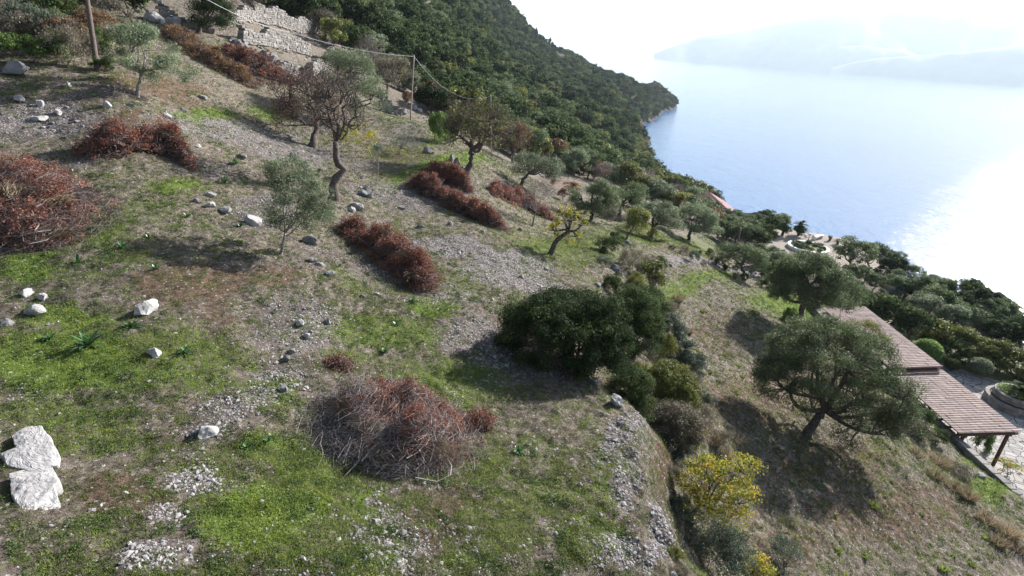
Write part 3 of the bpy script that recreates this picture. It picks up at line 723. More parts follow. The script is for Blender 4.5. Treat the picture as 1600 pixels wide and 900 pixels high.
hero('olive_tree', 13, (968, 336), 288, [(972, 312, 26, 17, 0), (990, 305, 20, 15, .5)], [(968, 329, 0), (969, 322, 0)], 0.2, 'bark', 'olive',
     'olive tree with short straight trunk just behind the dark leaning olive', n_clump=60, clump_r=0.65, per=210, leaf=0.14, n_main=6)
hero('shrubby_tree', 14, (976, 377), 327, [(996, 350, 17, 20, 0), (992, 338, 12, 10, 0)], [(981, 368, 0), (988, 358, 0)], 0.09, 'bark', 'olivescrub',
     'small green and yellow leafed tree left of the pale grey olive', n_clump=40, clump_r=0.45, per=170, leaf=0.11, ratio=.5, n_main=4)
hero('olive_tree', 15, (1018, 372), 315, [(1022, 340, 30, 22, 0), (1042, 352, 22, 18, 0)], [(1018, 364, 0), (1020, 356, 0)], 0.2, 'bark', 'olive_pale',
     'pale grey olive tree with bushy low crown above the yellow twigs', n_clump=70, clump_r=0.6, per=230, leaf=0.13, n_main=6)
hero('olive_tree', 16, (1076, 376), 318, [(1082, 342, 30, 20, 0), (1104, 352, 20, 18, 0), (1062, 338, 16, 14, 0)], [(1077, 368, 0), (1080, 360, 0)], 0.22, 'bark', 'olive_pale',
     'broad grey-green olive tree with dark stem beside the pale path', n_clump=70, clump_r=0.7, per=230, leaf=0.15, n_main=6)
hero('olive_tree', 17, (1162, 438), 383, [(1160, 402, 36, 17, 0), (1145, 398, 18, 13, 0), (1182, 408, 18, 16, .3)], [(1162, 425, 0), (1158, 416, 0)], 0.16, 'bark', 'olive',
     'olive tree with a short dark trunk at the lower end of the pale path', n_clump=75, clump_r=0.5, per=240, leaf=0.11, n_main=6)
hero('olive_tree', 18, (1239, 519), 403, [(1266, 440, 54, 36, 0), (1298, 462, 36, 32, .5), (1238, 450, 28, 24, 0), (1268, 422, 36, 20, .3)], [(1242, 500, 0), (1252, 485, 0), (1256, 470, 0)], 0.24, 'bark', 'olive',
     'large dark olive tree with a curved trunk above the tiled roof', n_clump=190, clump_r=0.62, per=380, leaf=0.12, n_main=9)
hero('olive_tree', 19, (1262, 684), 515, [(1295, 562, 88, 50, 0), (1240, 600, 52, 44, 0), (1350, 630, 62, 46, 0), (1385, 620, 40, 42, -.4), (1290, 550, 60, 26, .6), (1215, 585, 28, 28, 0), (1345, 668, 52, 22, -.5), (1400, 665, 34, 32, -.6)],
     [(1266, 668, 0), (1278, 650, 0), (1288, 640, 0)], 0.23, 'bark', 'olive',
     'biggest olive tree, with wide open crown and forked trunk, in front of the tiled roof', n_clump=250, clump_r=0.52, per=430, leaf=0.085, n_main=12, shell=.68)
hero('thin_tree', 20, (1339, 562), 495, [(1345, 525, 30, 24, 0), (1362, 535, 20, 20, 0)], [(1339, 550, 0), (1338, 543, 0)], 0.08, 'bark', 'olivescrub',
     'thin leafed tree with fine reddish twigs rising beside the left eave of the tiled roof', n_clump=60, clump_r=0.5, per=110, leaf=0.10, ratio=.5, twigs=8, n_main=6)
hero('yellow_tree', 21, (1072, 812), 705, [(1120, 762, 54, 38, 0), (1098, 742, 34, 24, 0), (1155, 738, 30, 26, -.3), (1145, 790, 34, 34, 0), (1100, 795, 34, 30, -.2)], [(1080, 800, 0), (1100, 790, 0)], 0.05, 'bark', 'yellow',
     'bright yellow autumn shrub tree leaning out from the bank of the gully', n_clump=150, clump_r=0.19, per=42, leaf=0.055, ratio=.75, n_main=8, shell=.4)
hero('dark_tree', 22, (306, 52), -10, [(332, 22, 30, 24, 0), (352, 42, 16, 16, 0), (318, 10, 14, 18, 0)], [(312, 42, 0), (322, 34, 0)], 0.2, 'bark', 'dark',
     'dark green tree in front of the pale terrace wall at the top edge', n_clump=60, clump_r=0.7, per=260, leaf=0.13, n_main=5)
hero('bare_tree', 23, (388, 34), -30, [(386, 0, 26, 16, 0)], [(388, 24, 0), (388, 14, 0)], 0.14, 'bark', 'scrub',
     'bare little tree standing on top of the terrace wall', n_clump=30, clump_r=0.7, per=8, leaf=0.08, twigs=10, n_main=6, twig_len=.8)
hero('grey_tree', 24, (580, 122), 58, [(578, 78, 18, 16, 0), (570, 90, 14, 10, 0)], [(579, 112, 0), (576, 100, 0)], 0.16, 'bark_grey', 'scrub',
     'pale leafless tree against the dark wood behind the cable', n_clump=40, clump_r=0.9, per=60, leaf=0.14, twigs=8, n_main=6)
hero('grey_tree', 25, (508, 62), 18, [(505, 38, 20, 16, 0), (516, 48, 12, 12, 0)], [(508, 54, 0), (507, 48, 0)], 0.2, 'bark', 'scrub',
     'brownish grey tree beside the upper stone wall', n_clump=50, clump_r=1.2, per=130, leaf=0.2, twigs=4, n_main=6)
hero('bare_tree', 26, (800, 256), 195, [(803, 218, 24, 20, 0), (815, 210, 14, 14, 0)], [(800, 246, 0), (802, 236, 0)], 0.18, 'bark', 'rusty',
     'half bare brown tree with an upright dark trunk right of the spreading one', n_clump=45, clump_r=0.8, per=60, leaf=0.14, ratio=.5, twigs=9, n_main=6)
hero('small_tree', 27, (628, 243), 202, [(632, 222, 22, 10, 0)], [(624, 238, 0), (626, 232, 0)], 0.06, 'bark_grey', 'greycol',
     'low bare branched little tree below the pale pole', n_clump=30, clump_r=0.5, per=25, leaf=0.09, twigs=8, n_main=6, twig_len=.8)
hero('small_tree', 28, (585, 289), 232, [(592, 238, 10, 10, 0)], [(590, 275, 0), (591, 255, 0)], 0.03, 'bark_grey', 'greycol',
     'thin sapling with a small tuft of leaves beside the grey stone heap', n_clump=12, clump_r=0.3, per=60, leaf=0.08, n_main=4)

# ------------------------------------------------------------------ a family of tree and bush models, copied over the slopes
TEMPLATES = {}
def template(key, name, seed, h, rw, trunk_h, r0, bark, leaf, nc, cr0, per, lsize, ratio=0.5, twigs=2, lobes=4, flat=1.0, low=0.0):
    rng = np.random.default_rng(seed); cr_ = []
    for i in range(lobes):
        a = rng.uniform(0, 6.28); k = rng.uniform(0.1, 0.5) * rw
        rz = (h - trunk_h) / 2 * rng.uniform(0.6, 0.95) * flat
        cr_.append((math.cos(a) * k, math.sin(a) * k, h - rz * rng.uniform(1.0, 1.5) - low, rw * rng.uniform(0.5, 0.75), rw * rng.uniform(0.5, 0.75), rz))
    wood, lv = tree_parts(rng, [(0, 0, -0.6), (rng.normal() * 0.1, rng.normal() * 0.1, trunk_h * 0.5), (rng.normal() * 0.2, rng.normal() * 0.2, trunk_h)], cr_, r0,
                          n_main=5, n_clump=nc, clump_r=cr0, per=per, leaf=lsize, ratio=ratio, twigs=twigs)
    TEMPLATES.setdefault(key, []).append((name, wood.mesh('trunk', MT[bark], True), lv.mesh('crown', MT[leaf]), h, rw))
for i in range(4): template('olive', 'olive_tree', 100 + i, 4.2, 2.3, 1.1, 0.17, 'bark', 'olive', 60, 0.6, 120, 0.2)
for i in range(3): template('opale', 'olive_tree', 110 + i, 4.0, 2.2, 1.0, 0.17, 'bark', 'olive_pale', 60, 0.6, 110, 0.19)
for i in range(5): template('ever', 'evergreen_tree', 120 + i, 5.0, 2.6, 0.9, 0.18, 'bark', 'ever', 48, 0.85, 75, 0.36, 0.65, 0, 5)
for i in range(3): template('dark', 'evergreen_tree', 130 + i, 5.0, 2.6, 0.7, 0.2, 'bark', 'dark', 48, 0.85, 80, 0.36, 0.65, 0, 5)
for i in range(3): template('mixed', 'woodland_tree', 140 + i, 4.6, 2.3, 0.9, 0.16, 'bark', 'olivescrub', 40, 0.7, 75, 0.28, 0.6, 1, 4)
for i in range(3): template('rusty', 'autumn_tree', 150 + i, 3.8, 2.0, 0.9, 0.13, 'bark_grey', 'rusty', 34, 0.6, 70, 0.22, 0.6, 4, 4)
for i in range(2): template('bare', 'bare_tree', 160 + i, 3.8, 1.9, 1.0, 0.13, 'bark_grey', 'rosy', 34, 0.7, 22, 0.12, 0.5, 14, 4)
for i in range(2): template('yellow', 'yellow_tree', 170 + i, 3.0, 1.4, 0.7, 0.09, 'bark_grey', 'yellow', 26, 0.4, 60, 0.14, 0.7, 2, 3)
for i in range(3): template('bush', 'bush', 180 + i, 1.3, 1.0, 0.1, 0.04, 'bark', 'ever', 34, 0.3, 150, 0.09, 0.5, 2, 4, 1.0)
for i in range(2): template('scrub', 'scrub_bush', 190 + i, 1.2, 1.1, 0.1, 0.03, 'bark_grey', 'scrub', 34, 0.32, 90, 0.08, 0.4, 8, 4, 1.0)
for i in range(2): template('gbush', 'grey_green_bush', 195 + i, 1.2, 1.0, 0.1, 0.03, 'bark_grey', 'greycol', 34, 0.3, 140, 0.085, 0.4, 4, 4, 1.0)
for i in range(2): template('ybush', 'yellow_green_bush', 205 + i, 1.2, 1.0, 0.1, 0.03, 'bark', 'olivescrub', 34, 0.3, 130, 0.08, 0.5, 3, 4, 1.0)
for i in range(2): template('bright', 'leafy_bush', 200 + i, 1.2, 1.0, 0.1, 0.03, 'bark', 'bright', 34, 0.3, 150, 0.09, 0.55, 2, 4, 1.0)
for i in range(2): template('cypress', 'cypress_tree', 210 + i, 9.0, 1.2, 0.6, 0.15, 'bark', 'dark', 60, 0.6, 60, 0.35, 0.6, 0, 6, 0.9)
# a cypress is narrow: squeeze the lobes into a spindle
def plant(key, rng, loc, hgt, wid=None, label=None, cat='tree', group=None, sink=0.0, kids=True):
    name, wm, lm, h0, w0 = TEMPLATES[key][rng.integers(len(TEMPLATES[key]))]
    t = bpy.data.objects.new(name, None); C.objects.link(t); t.empty_display_size = 0.3
    sz = hgt / h0; sxy = (wid / (2 * w0)) if wid else sz
    t.location = (float(loc[0]), float(loc[1]), float(loc[2]) - sink); t.rotation_euler = (0, 0, rng.uniform(0, 6.28)); t.scale = (sxy, sxy, sz)
    for nm, me in (('trunk', wm), ('crown', lm)):
        o = bpy.data.objects.new(nm, me); C.objects.link(o); o.parent = t
    return tag(t, label, cat, group)

def plant_px(key, seed, bx, by, topy, wpx, label, cat='tree', group=None, sink=0.05):
    p, Z, h_, w_ = sized(bx, by, topy, wpx)
    return plant(key, np.random.default_rng(seed), p, max(h_, 0.25), w_, label, cat, group, sink)

# bushes one can tell apart on the slope
BUSH = [
 ('bright', 75, 104, 62, 62, 'round bright green bush left of the leaning wooden pole', 'bush'),
 ('bright', 12, 90, 55, 50, 'bright green bush at the left edge above the grey boulder', 'bush'),
 ('scrub', 112, 108, 50, 70, 'dry brown scrub bush between the bright green bush and the pole', 'bush'),
 ('scrub', 40, 70, 20, 90, 'large dry greyish scrub at the top left corner', 'bush'),
 ('ever', 85, 45, -20, 90, 'wide green shrub growing behind the dry scrub at the top left', 'bush'),
 ('scrub', 95, 80, 30, 70, 'dry straw coloured scrub below the wide green shrub', 'bush'),
 ('bush', 160, 112, 88, 36, 'low green bush at the foot of the leaning wooden pole', 'bush'),
 ('ever', 205, 38, -30, 80, 'dark evergreen shrub at the top edge right of the pole', 'bush'),
 ('scrub', 175, 40, -5, 60, 'reddish brown dry scrub left of the dark evergreen shrub', 'bush'),
 ('bright', 682, 222, 178, 42, 'fresh green leafy bush right of the pale pole', 'bush'),
 ('rusty', 670, 172, 130, 30, 'rusty leaved small tree behind the pale pole', 'tree'),
 ('scrub', 700, 190, 155, 36, 'grey brown scrub at the edge of the wood right of the pole', 'bush'),
 ('rusty', 635, 170, 145, 20, 'rust coloured bush at the foot of the low rock beside the pole', 'bush'),
 ('bush', 945, 392, 368, 50, 'low dark green bush right of the yellow leaning tree', 'bush'),
 ('bush', 962, 382, 360, 30, 'dark green bush behind the low dark green bush on the slope', 'bush'),
 ('gbush', 945, 412, 398, 30, 'small grey-green bush on the edge of the gully', 'bush'),
 ('scrub', 985, 425, 385, 50, 'dry brown scrub in the head of the gully', 'bush'),
 ('rosy', 1012, 420, 395, 36, 'red brown dry bush between the gully and the green field', 'bush'),
 ('bush', 1030, 422, 400, 20, 'small dark bush at the corner of the green field', 'bush'),
 ('bush', 958, 455, 425, 40, 'compact dark green bush behind the big dark thicket', 'bush'),
 ('mixed', 1015, 455, 405, 56, 'olive green shrub on the left rim of the green field', 'bush'),
 ('yellow', 1018, 375, 352, 22, 'yellow twiggy shrub under the pale grey olive', 'bush'),
 ('scrub', 1120, 540, 535, 20, None, None),
]
for i, (k, bx, by, ty, w_, lb, ct) in enumerate(BUSH):
    if lb is None: continue
    if k == 'rosy': k = 'scrub'
    plant_px(k, 300 + i, bx, by, ty, w_, lb, ct)

# the big thicket in the gully: each bush with its own crown
def thicket(name, seed, base, parts, leaf, label, per=300, lsize=0.07, clump=0.3, nc=120, ratio=.5, r0=.08):
    rng = np.random.default_rng(seed); b = spot(*base, dz=0.1); Z = float(b @ FWD); cr_ = []
    for (x, y, rx, ry, dz) in parts:
        q = off(b, x, y, dz); s = (Z + dz) / F; cr_.append((q[0], q[1], q[2], rx * s, rx * s * 0.9, ry * s))
    wood, lv = tree_parts(rng, [(0, 0, -0.4), (0, 0, 0.15), tuple(np.array(cr_[0][:3]) * 0.3 + [0, 0, .1])], cr_, r0, n_main=10, n_clump=nc, clump_r=clump, per=per, leaf=lsize, ratio=ratio, twigs=2, shell=0.62)
    return put_tree(name, b, wood, lv, 'bark', leaf, label, cat='bush')
thicket('evergreen_bush', 31, (905, 590), [(880, 528, 86, 56, .5), (840, 520, 54, 50, 0), (930, 530, 54, 60, .5), (905, 490, 52, 30, 1.2), (870, 490, 50, 28, 1)], 'dark',
        'huge dark evergreen bush casting a deep shadow in the middle of the slope', per=420, lsize=0.06, clump=0.34, nc=300)
thicket('evergreen_bush', 32, (985, 560), [(985, 500, 40, 46, .6), (1000, 525, 32, 38, 0), (968, 545, 26, 36, 0), (1010, 480, 28, 28, 1.5)], 'ever',
        'sunlit green bush joined to the right side of the huge dark one', per=330, lsize=0.07, clump=0.33, nc=170)
thicket('grey_green_bush', 33, (1075, 590), [(1060, 560, 26, 30, .5), (1045, 520, 22, 28, 1), (1078, 575, 20, 26, 0)], 'greycol',
        'grey-green bush on the field side of the gully', per=200, lsize=0.07, clump=0.3, nc=110)
thicket('yellowing_bush', 34, (1045, 660), [(1045, 600, 38, 30, 0), (1020, 620, 26, 28, 0), (1060, 630, 28, 36, -.3)], 'olivescrub',
        'yellow green bush below the sunlit bush in the gully', per=230, lsize=0.06, clump=0.26, nc=130)
thicket('grey_green_bush', 35, (1040, 700), [(1050, 665, 40, 30, 0), (1075, 670, 26, 26, 0), (1030, 680, 26, 26, 0)], 'scrub',
        'dull brown-green bush low in the gully above the yellow tree', per=200, lsize=0.055, clump=0.25, nc=120)
thicket('grey_green_bush', 36, (1085, 850), [(1100, 845, 62, 32, 0), (1075, 830, 32, 26, 0), (1140, 855, 36, 28, -.2), (1110, 880, 60, 26, -.3)], 'greycol',
        'hazy grey-green bush beneath the bright yellow shrub tree', per=170, lsize=0.045, clump=0.22, nc=150, r0=.04)
thicket('yellowing_bush', 37, (1175, 905), [(1180, 885, 24, 16, 0), (1160, 893, 14, 10, 0)], 'yellow',
        'low yellow leaved bush cut by the bottom edge of the picture', per=60, lsize=0.06, clump=0.2, nc=36, ratio=.7, r0=.03)
thicket('evergreen_bush', 38, (985, 625), [(985, 600, 28, 22, 0), (1005, 640, 20, 22, -.3)], 'ever',
        'small green bush between the boulder and the yellow green bush', per=240, lsize=0.055, clump=0.25, nc=70)
thicket('grey_green_bush', 39, (1225, 895), [(1225, 870, 26, 26, 0)], 'greycol',
        'wispy grey-green bush at the bottom edge right of the low yellow bush', per=120, lsize=0.04, clump=0.25, nc=50, r0=.03)
thicket('grass_clump_bush', 40, (1440, 690), [(1425, 672, 16, 14, 0), (1440, 678, 16, 12, 0)], 'scrub',
        'dull shrub below the right edge of the biggest olive crown', per=150, lsize=0.06, clump=0.25, nc=50, r0=.03)

for i, (k, x, by, ty, w_, lb) in enumerate([
 ('olivescrub', 1012, 660, 628, 46, 'low olive green bush under the yellow green one, beside the bank rim'), ('scrub', 1100, 665, 632, 44, 'dry tawny bush on the field side of the yellow green bush'),
 ('gbush', 1098, 640, 605, 30, 'upright grey-green bush right of the yellow green bush'), ('scrub', 1130, 700, 668, 40, 'dry tawny scrub at the edge of the biggest olive tree shadow'),
 ('gbush', 1060, 735, 690, 44, 'grey-green bush tight above the bright yellow shrub tree'), ('gbush', 1010, 560, 520, 34, 'grey-green bush between the sunlit bush and the field'),
 ('scrub', 1045, 500, 470, 36, 'tawny dry bush on the upper field edge of the gully'), ('bush', 1018, 480, 448, 34, 'fresh green bush on the upper field edge of the gully'),
 ('gbush', 1060, 545, 515, 26, 'small grey-green bush lining the field edge'), ('scrub', 1160, 885, 850, 40, 'wispy dry bush near the bottom of the gully'),
 ('ybush', 1000, 600, 560, 50, 'olive green bush filling the gap under the sunlit bush'), ('gbush', 1040, 690, 650, 50, 'grey-green bush hiding the bank above the yellow shrub tree'), ('ybush', 1075, 700, 655, 46, 'yellow green bush on the shaded side of the gully'),
 ('scrub', 1130, 850, 815, 60, 'dull dry bush just under the bright yellow shrub tree'), ('ybush', 1030, 560, 515, 50, 'olive green bush leaning on the sunlit bush'), ('scrub', 1080, 610, 580, 36, 'dry tawny bush right of the yellow green bush, higher up'),
 ('scrub', 1052, 752, 722, 34, 'dry bush clinging to the foot of the bank left of the yellow shrub tree'), ('gbush', 1060, 800, 765, 36, 'grey-green bush at the foot of the bank under the yellow shrub tree'), ('ybush', 1050, 870, 842, 34, 'yellow green bush against the lowest part of the bank'), ('scrub', 1062, 905, 872, 40, 'dry bush at the bottom edge against the bank'),
 ('olivescrub', 990, 455, 425, 40, 'yellow green shrub above the sunlit bush'), ('scrub', 1025, 445, 420, 40, 'brown feathery scrub at the top corner of the gully')]):
    if k == 'olivescrub': k = 'ybush'
    plant_px(k, 900 + i, x, by, ty, w_, lb, 'bush')

# ------------------------------------------------------------------ heaps of cut brush
def brush(name, seed, line, wpx, h, n_twig, n_leaf, n_gold, label, leaf='red_leaf', twl=1.0, leafsize=0.07, grey=None):
    """line: pixels along the ridge of the heap"""
    rng = np.random.default_rng(seed)
    P = np.array([at(*q) for q in line]); b = P.mean(0); b[2] = ground(b[0], b[1]) - 0.03
    Z = float(b @ FWD); wd_ = wpx / F * Z / 2
    seg = np.linspace(0, 1, len(line))
    def sample(n, top=0.0):
        t = rng.uniform(0, 1, n); u = np.clip(rng.normal(size=n) * 0.5, -1.15, 1.15)
        x = np.interp(t, seg, P[:, 0]); y = np.interp(t, seg, P[:, 1])
        tx = P[-1, 0] - P[0, 0]; ty = P[-1, 1] - P[0, 1]; L = math.hypot(tx, ty) + 1e-6
        if L < 0.6:
            a = rng.uniform(0, 6.283, n); rr_ = np.sqrt(rng.uniform(0, 1, n)); x = P[:, 0].mean() + np.cos(a) * rr_ * wd_; y = P[:, 1].mean() + np.sin(a) * rr_ * wd_; e = rr_
        else:
            nx, ny = -ty / L, tx / L
            en = 1 - np.abs(2 * t - 1) ** 3 * 0.6
            x = x + nx * u * wd_ * en; y = y + ny * u * wd_ * en; e = np.sqrt(np.clip(u * u + np.abs(2 * t - 1) ** 6, 0, 1.5))
        x = x + rng.normal(size=n) * 0.08; y = y + rng.normal(size=n) * 0.08
        lump = 0.72 + 0.75 * fbm(x / 0.55 + seed, y / 0.55, seed=seed, octv=3)
        top_ = h * lump * np.clip(1 - e ** 2.2, 0.05, 1)
        g = H(x, y)
        return x, y, g, top_
    t = empty(name, b, 0, label, 'brush pile', 'heaps of cut brush on the slope')
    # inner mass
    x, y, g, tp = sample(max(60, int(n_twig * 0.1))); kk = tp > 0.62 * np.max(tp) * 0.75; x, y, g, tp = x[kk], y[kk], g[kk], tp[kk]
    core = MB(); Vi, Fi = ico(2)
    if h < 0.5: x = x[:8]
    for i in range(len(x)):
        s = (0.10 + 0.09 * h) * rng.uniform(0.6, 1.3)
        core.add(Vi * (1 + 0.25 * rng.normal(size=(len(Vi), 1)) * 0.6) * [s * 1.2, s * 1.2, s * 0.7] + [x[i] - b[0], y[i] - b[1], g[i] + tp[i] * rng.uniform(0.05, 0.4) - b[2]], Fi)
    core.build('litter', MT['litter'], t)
    # twigs: arching lines
    x, y, g, tp = sample(n_twig); K = 5
    z = g + tp * rng.uniform(0.35, 1.0, n_twig)
    d = rdir(rng, n_twig); d[:, 2] = np.abs(d[:, 2]) * 0.35 - 0.05; d = unit(d)
    L = twl * rng.uniform(0.2, 0.85, n_twig); s = np.linspace(-0.5, 0.5, K)
    Pt = np.stack([x, y, z], 1)[:, None] + d[:, None] * (L[:, None] * s)[:, :, None]
    side = unit(np.cross(d, [0, 0, 1.0])); wig = rng.normal(size=(n_twig, 1)) * 0.3
    Pt += side[:, None] * (wig * L[:, None] * np.cos(s * math.pi))[:, :, None]
    Pt[:, :, 2] += (0.10 * L[:, None]) * np.cos(s * math.pi) + rng.normal(size=(n_twig, K)) * 0.012
    Pt += rng.normal(size=Pt.shape) * 0.008 * twl
    gg = H(Pt[:, :, 0].ravel(), Pt[:, :, 1].ravel()).reshape(n_twig, K); Pt[:, :, 2] = np.maximum(Pt[:, :, 2], gg + 0.01)
    rd = rng.uniform(0.0022, 0.0055, n_twig)[:, None] * np.linspace(1, 0.35, K)
    if Z > 22: rd = rd * 1.25
    Vt, Ft = tubes(Pt - b, rd, 3)
    if grey is None: tint = rng.uniform(0, 0.75, n_twig)
    else: tint = np.clip(rng.uniform(0.2, 1.0, n_twig), 0, 1)
    tw = MB(); tw.add(Vt, Ft, np.repeat(tint, K * 3))
    nb_ = max(3, n_twig // 260); k_ = rng.integers(0, n_twig, nb_); Pb = Pt[k_] + [0, 0, .05]; Pb = Pb.mean(1, keepdims=True) + (Pb - Pb.mean(1, keepdims=True)) * 1.25
    Vb, Fb = tubes(Pb - b, rng.uniform(.008, .017, nb_)[:, None] * np.linspace(1, .5, K), 5); tw.add(Vb, Fb, np.repeat(rng.uniform(.3, 1, nb_), K * 5)); tw.build('twigs', MT['twig'], t)
    # dead leaves in sprays
    n_leaf = int(n_leaf * 3.0); leafsize = leafsize * .85
    nc = max(20, n_leaf // 45); x, y, g, tp = sample(nc)
    if grey is not None:
        gx_, gy_ = grey; keep = ((x - b[0]) * gx_ + (y - b[1]) * gy_) > -0.18 * wd_ + rng.normal(size=nc) * 0.22 * wd_
        x, y, g, tp = x[keep], y[keep], g[keep], tp[keep]
    nc = len(x); wh = rng.integers(0, nc, n_leaf); d = rdir(rng, n_leaf)
    cpos = np.stack([x, y, g + tp * rng.uniform(0.72, 1.08, nc)], 1)
    pos = cpos[wh] + d * [0.2, 0.2, 0.16] * rng.uniform(0.2, 1.0, (n_leaf, 1)) * rng.uniform(.6, 1.5, nc)[wh][:, None] * (1 if Z < 16 else 1.3)
    V, Q = leaf_quads(rng, pos - b, leafsize, 0.55); ct = rng.normal(size=nc) * 0.2
    lf = MB(); lf.add(V, Q, np.repeat(np.clip(0.45 + ct[wh] + rng.normal(size=n_leaf) * 0.2, 0, 1), 4)); lf.build('dead_leaves', MT[leaf], t)
    if n_gold:
        nb = 7; x, y, g, tp = sample(nb); wh = np.sort(rng.integers(0, nb, n_gold)); K = 5
        st = np.stack([x, y, g + tp * 0.85], 1)[wh] + rng.normal(size=(n_gold, 3)) * [0.12, 0.12, 0.06]
        dr = unit(rng.normal(size=(nb, 3)) + [0, -0.6, 0])[wh] + rng.normal(size=(n_gold, 3)) * 0.35; dr[:, 2] = np.abs(dr[:, 2]) * 0.3; dr = unit(dr)
        s = np.linspace(0, 1, K); L = rng.uniform(0.25, 0.55, n_gold)[:, None]
        Pg = st[:, None] + dr[:, None] * (L * s)[:, :, None]; Pg[:, :, 2] -= (L * s ** 2) * 0.45; Pg[:, :, 2] += (L * s) * 0.35
        for q in range(nb):
            e = wh == q
            if e.sum() < 2: continue
            Vg, Fg = tubes((Pg - b)[e], np.full((e.sum(), 1), 0.005 if Z < 16 else .008) * np.linspace(1, .3, K), 3)
            gd = MB(); gd.add(Vg, Fg, np.repeat(rng.uniform(0, 1, e.sum()), K * 3)); gd.build('straw', MT['golden'], t)
    return t
brush('brush_pile', 51, [(602, 618), (620, 680), (630, 738)], 225, 1.05, 8000, 11000, 700, 'heap of grey twigs and red brown leaves in the foreground centre', grey=(0.75, 0.62), leafsize=0.05, twl=1.0)
brush('brush_pile', 52, [(15, 290), (60, 335), (60, 390)], 190, 1.4, 7000, 8000, 5500, 'tall heap of red and golden dry brush at the left edge', leafsize=0.075, twl=1.3)
brush('brush_pile', 53, [(125, 242), (190, 235), (262, 228), (300, 262)], 62, 1.25, 2200, 7000, 200, 'reddish brush heap on the stony ground near the silvery young olive', leafsize=0.09, twl=1.3)
brush('brush_pile', 54, [(540, 358), (590, 390), (640, 425), (665, 455)], 75, 0.95, 3000, 11000, 300, 'long rust red brush heap running downhill beside the small olive', leafsize=0.075, twl=1.2)
brush('brush_pile', 55, [(640, 288), (690, 312), (740, 338), (785, 360)], 42, 1.1, 2200, 9000, 200, 'longest rust red brush heap in front of the spreading half bare tree', leafsize=0.10, twl=1.4)
brush('brush_pile', 56, [(670, 272), (700, 280), (735, 302)], 32, 1.0, 1200, 5000, 150, 'small rust red brush heap lying against the longest one', leafsize=0.10, twl=1.4)
brush('brush_pile', 57, [(765, 300), (810, 318), (865, 345)], 36, 1.1, 1600, 6500, 100, 'rust red brush heap behind the bare pinkish sapling', leafsize=0.11, twl=1.4)
brush('brush_pile', 58, [(255, 52), (310, 85), (350, 112), (400, 138)], 66, 1.3, 1800, 6500, 300, 'brown brush heap strung along the ledge under the terrace wall', leaf='rusty', leafsize=0.12, twl=1.6)
brush('brush_pile', 59, [(345, 85), (390, 110), (455, 130)], 74, 1.5, 1800, 7500, 300, 'dark reddish brush heap between the ledge and the reddish tree', leafsize=0.12, twl=1.6)
brush('brush_pile', 60, [(735, 655), (760, 670)], 40, 0.3, 220, 900, 30, 'small scatter of red brown leafy twigs right of the foreground heap', leafsize=0.05, twl=0.5)
brush('brush_pile', 61, [(515, 568), (545, 572)], 34, 0.22, 160, 600, 20, 'little wisp of reddish twigs above the foreground heap', leafsize=0.045, twl=0.5)

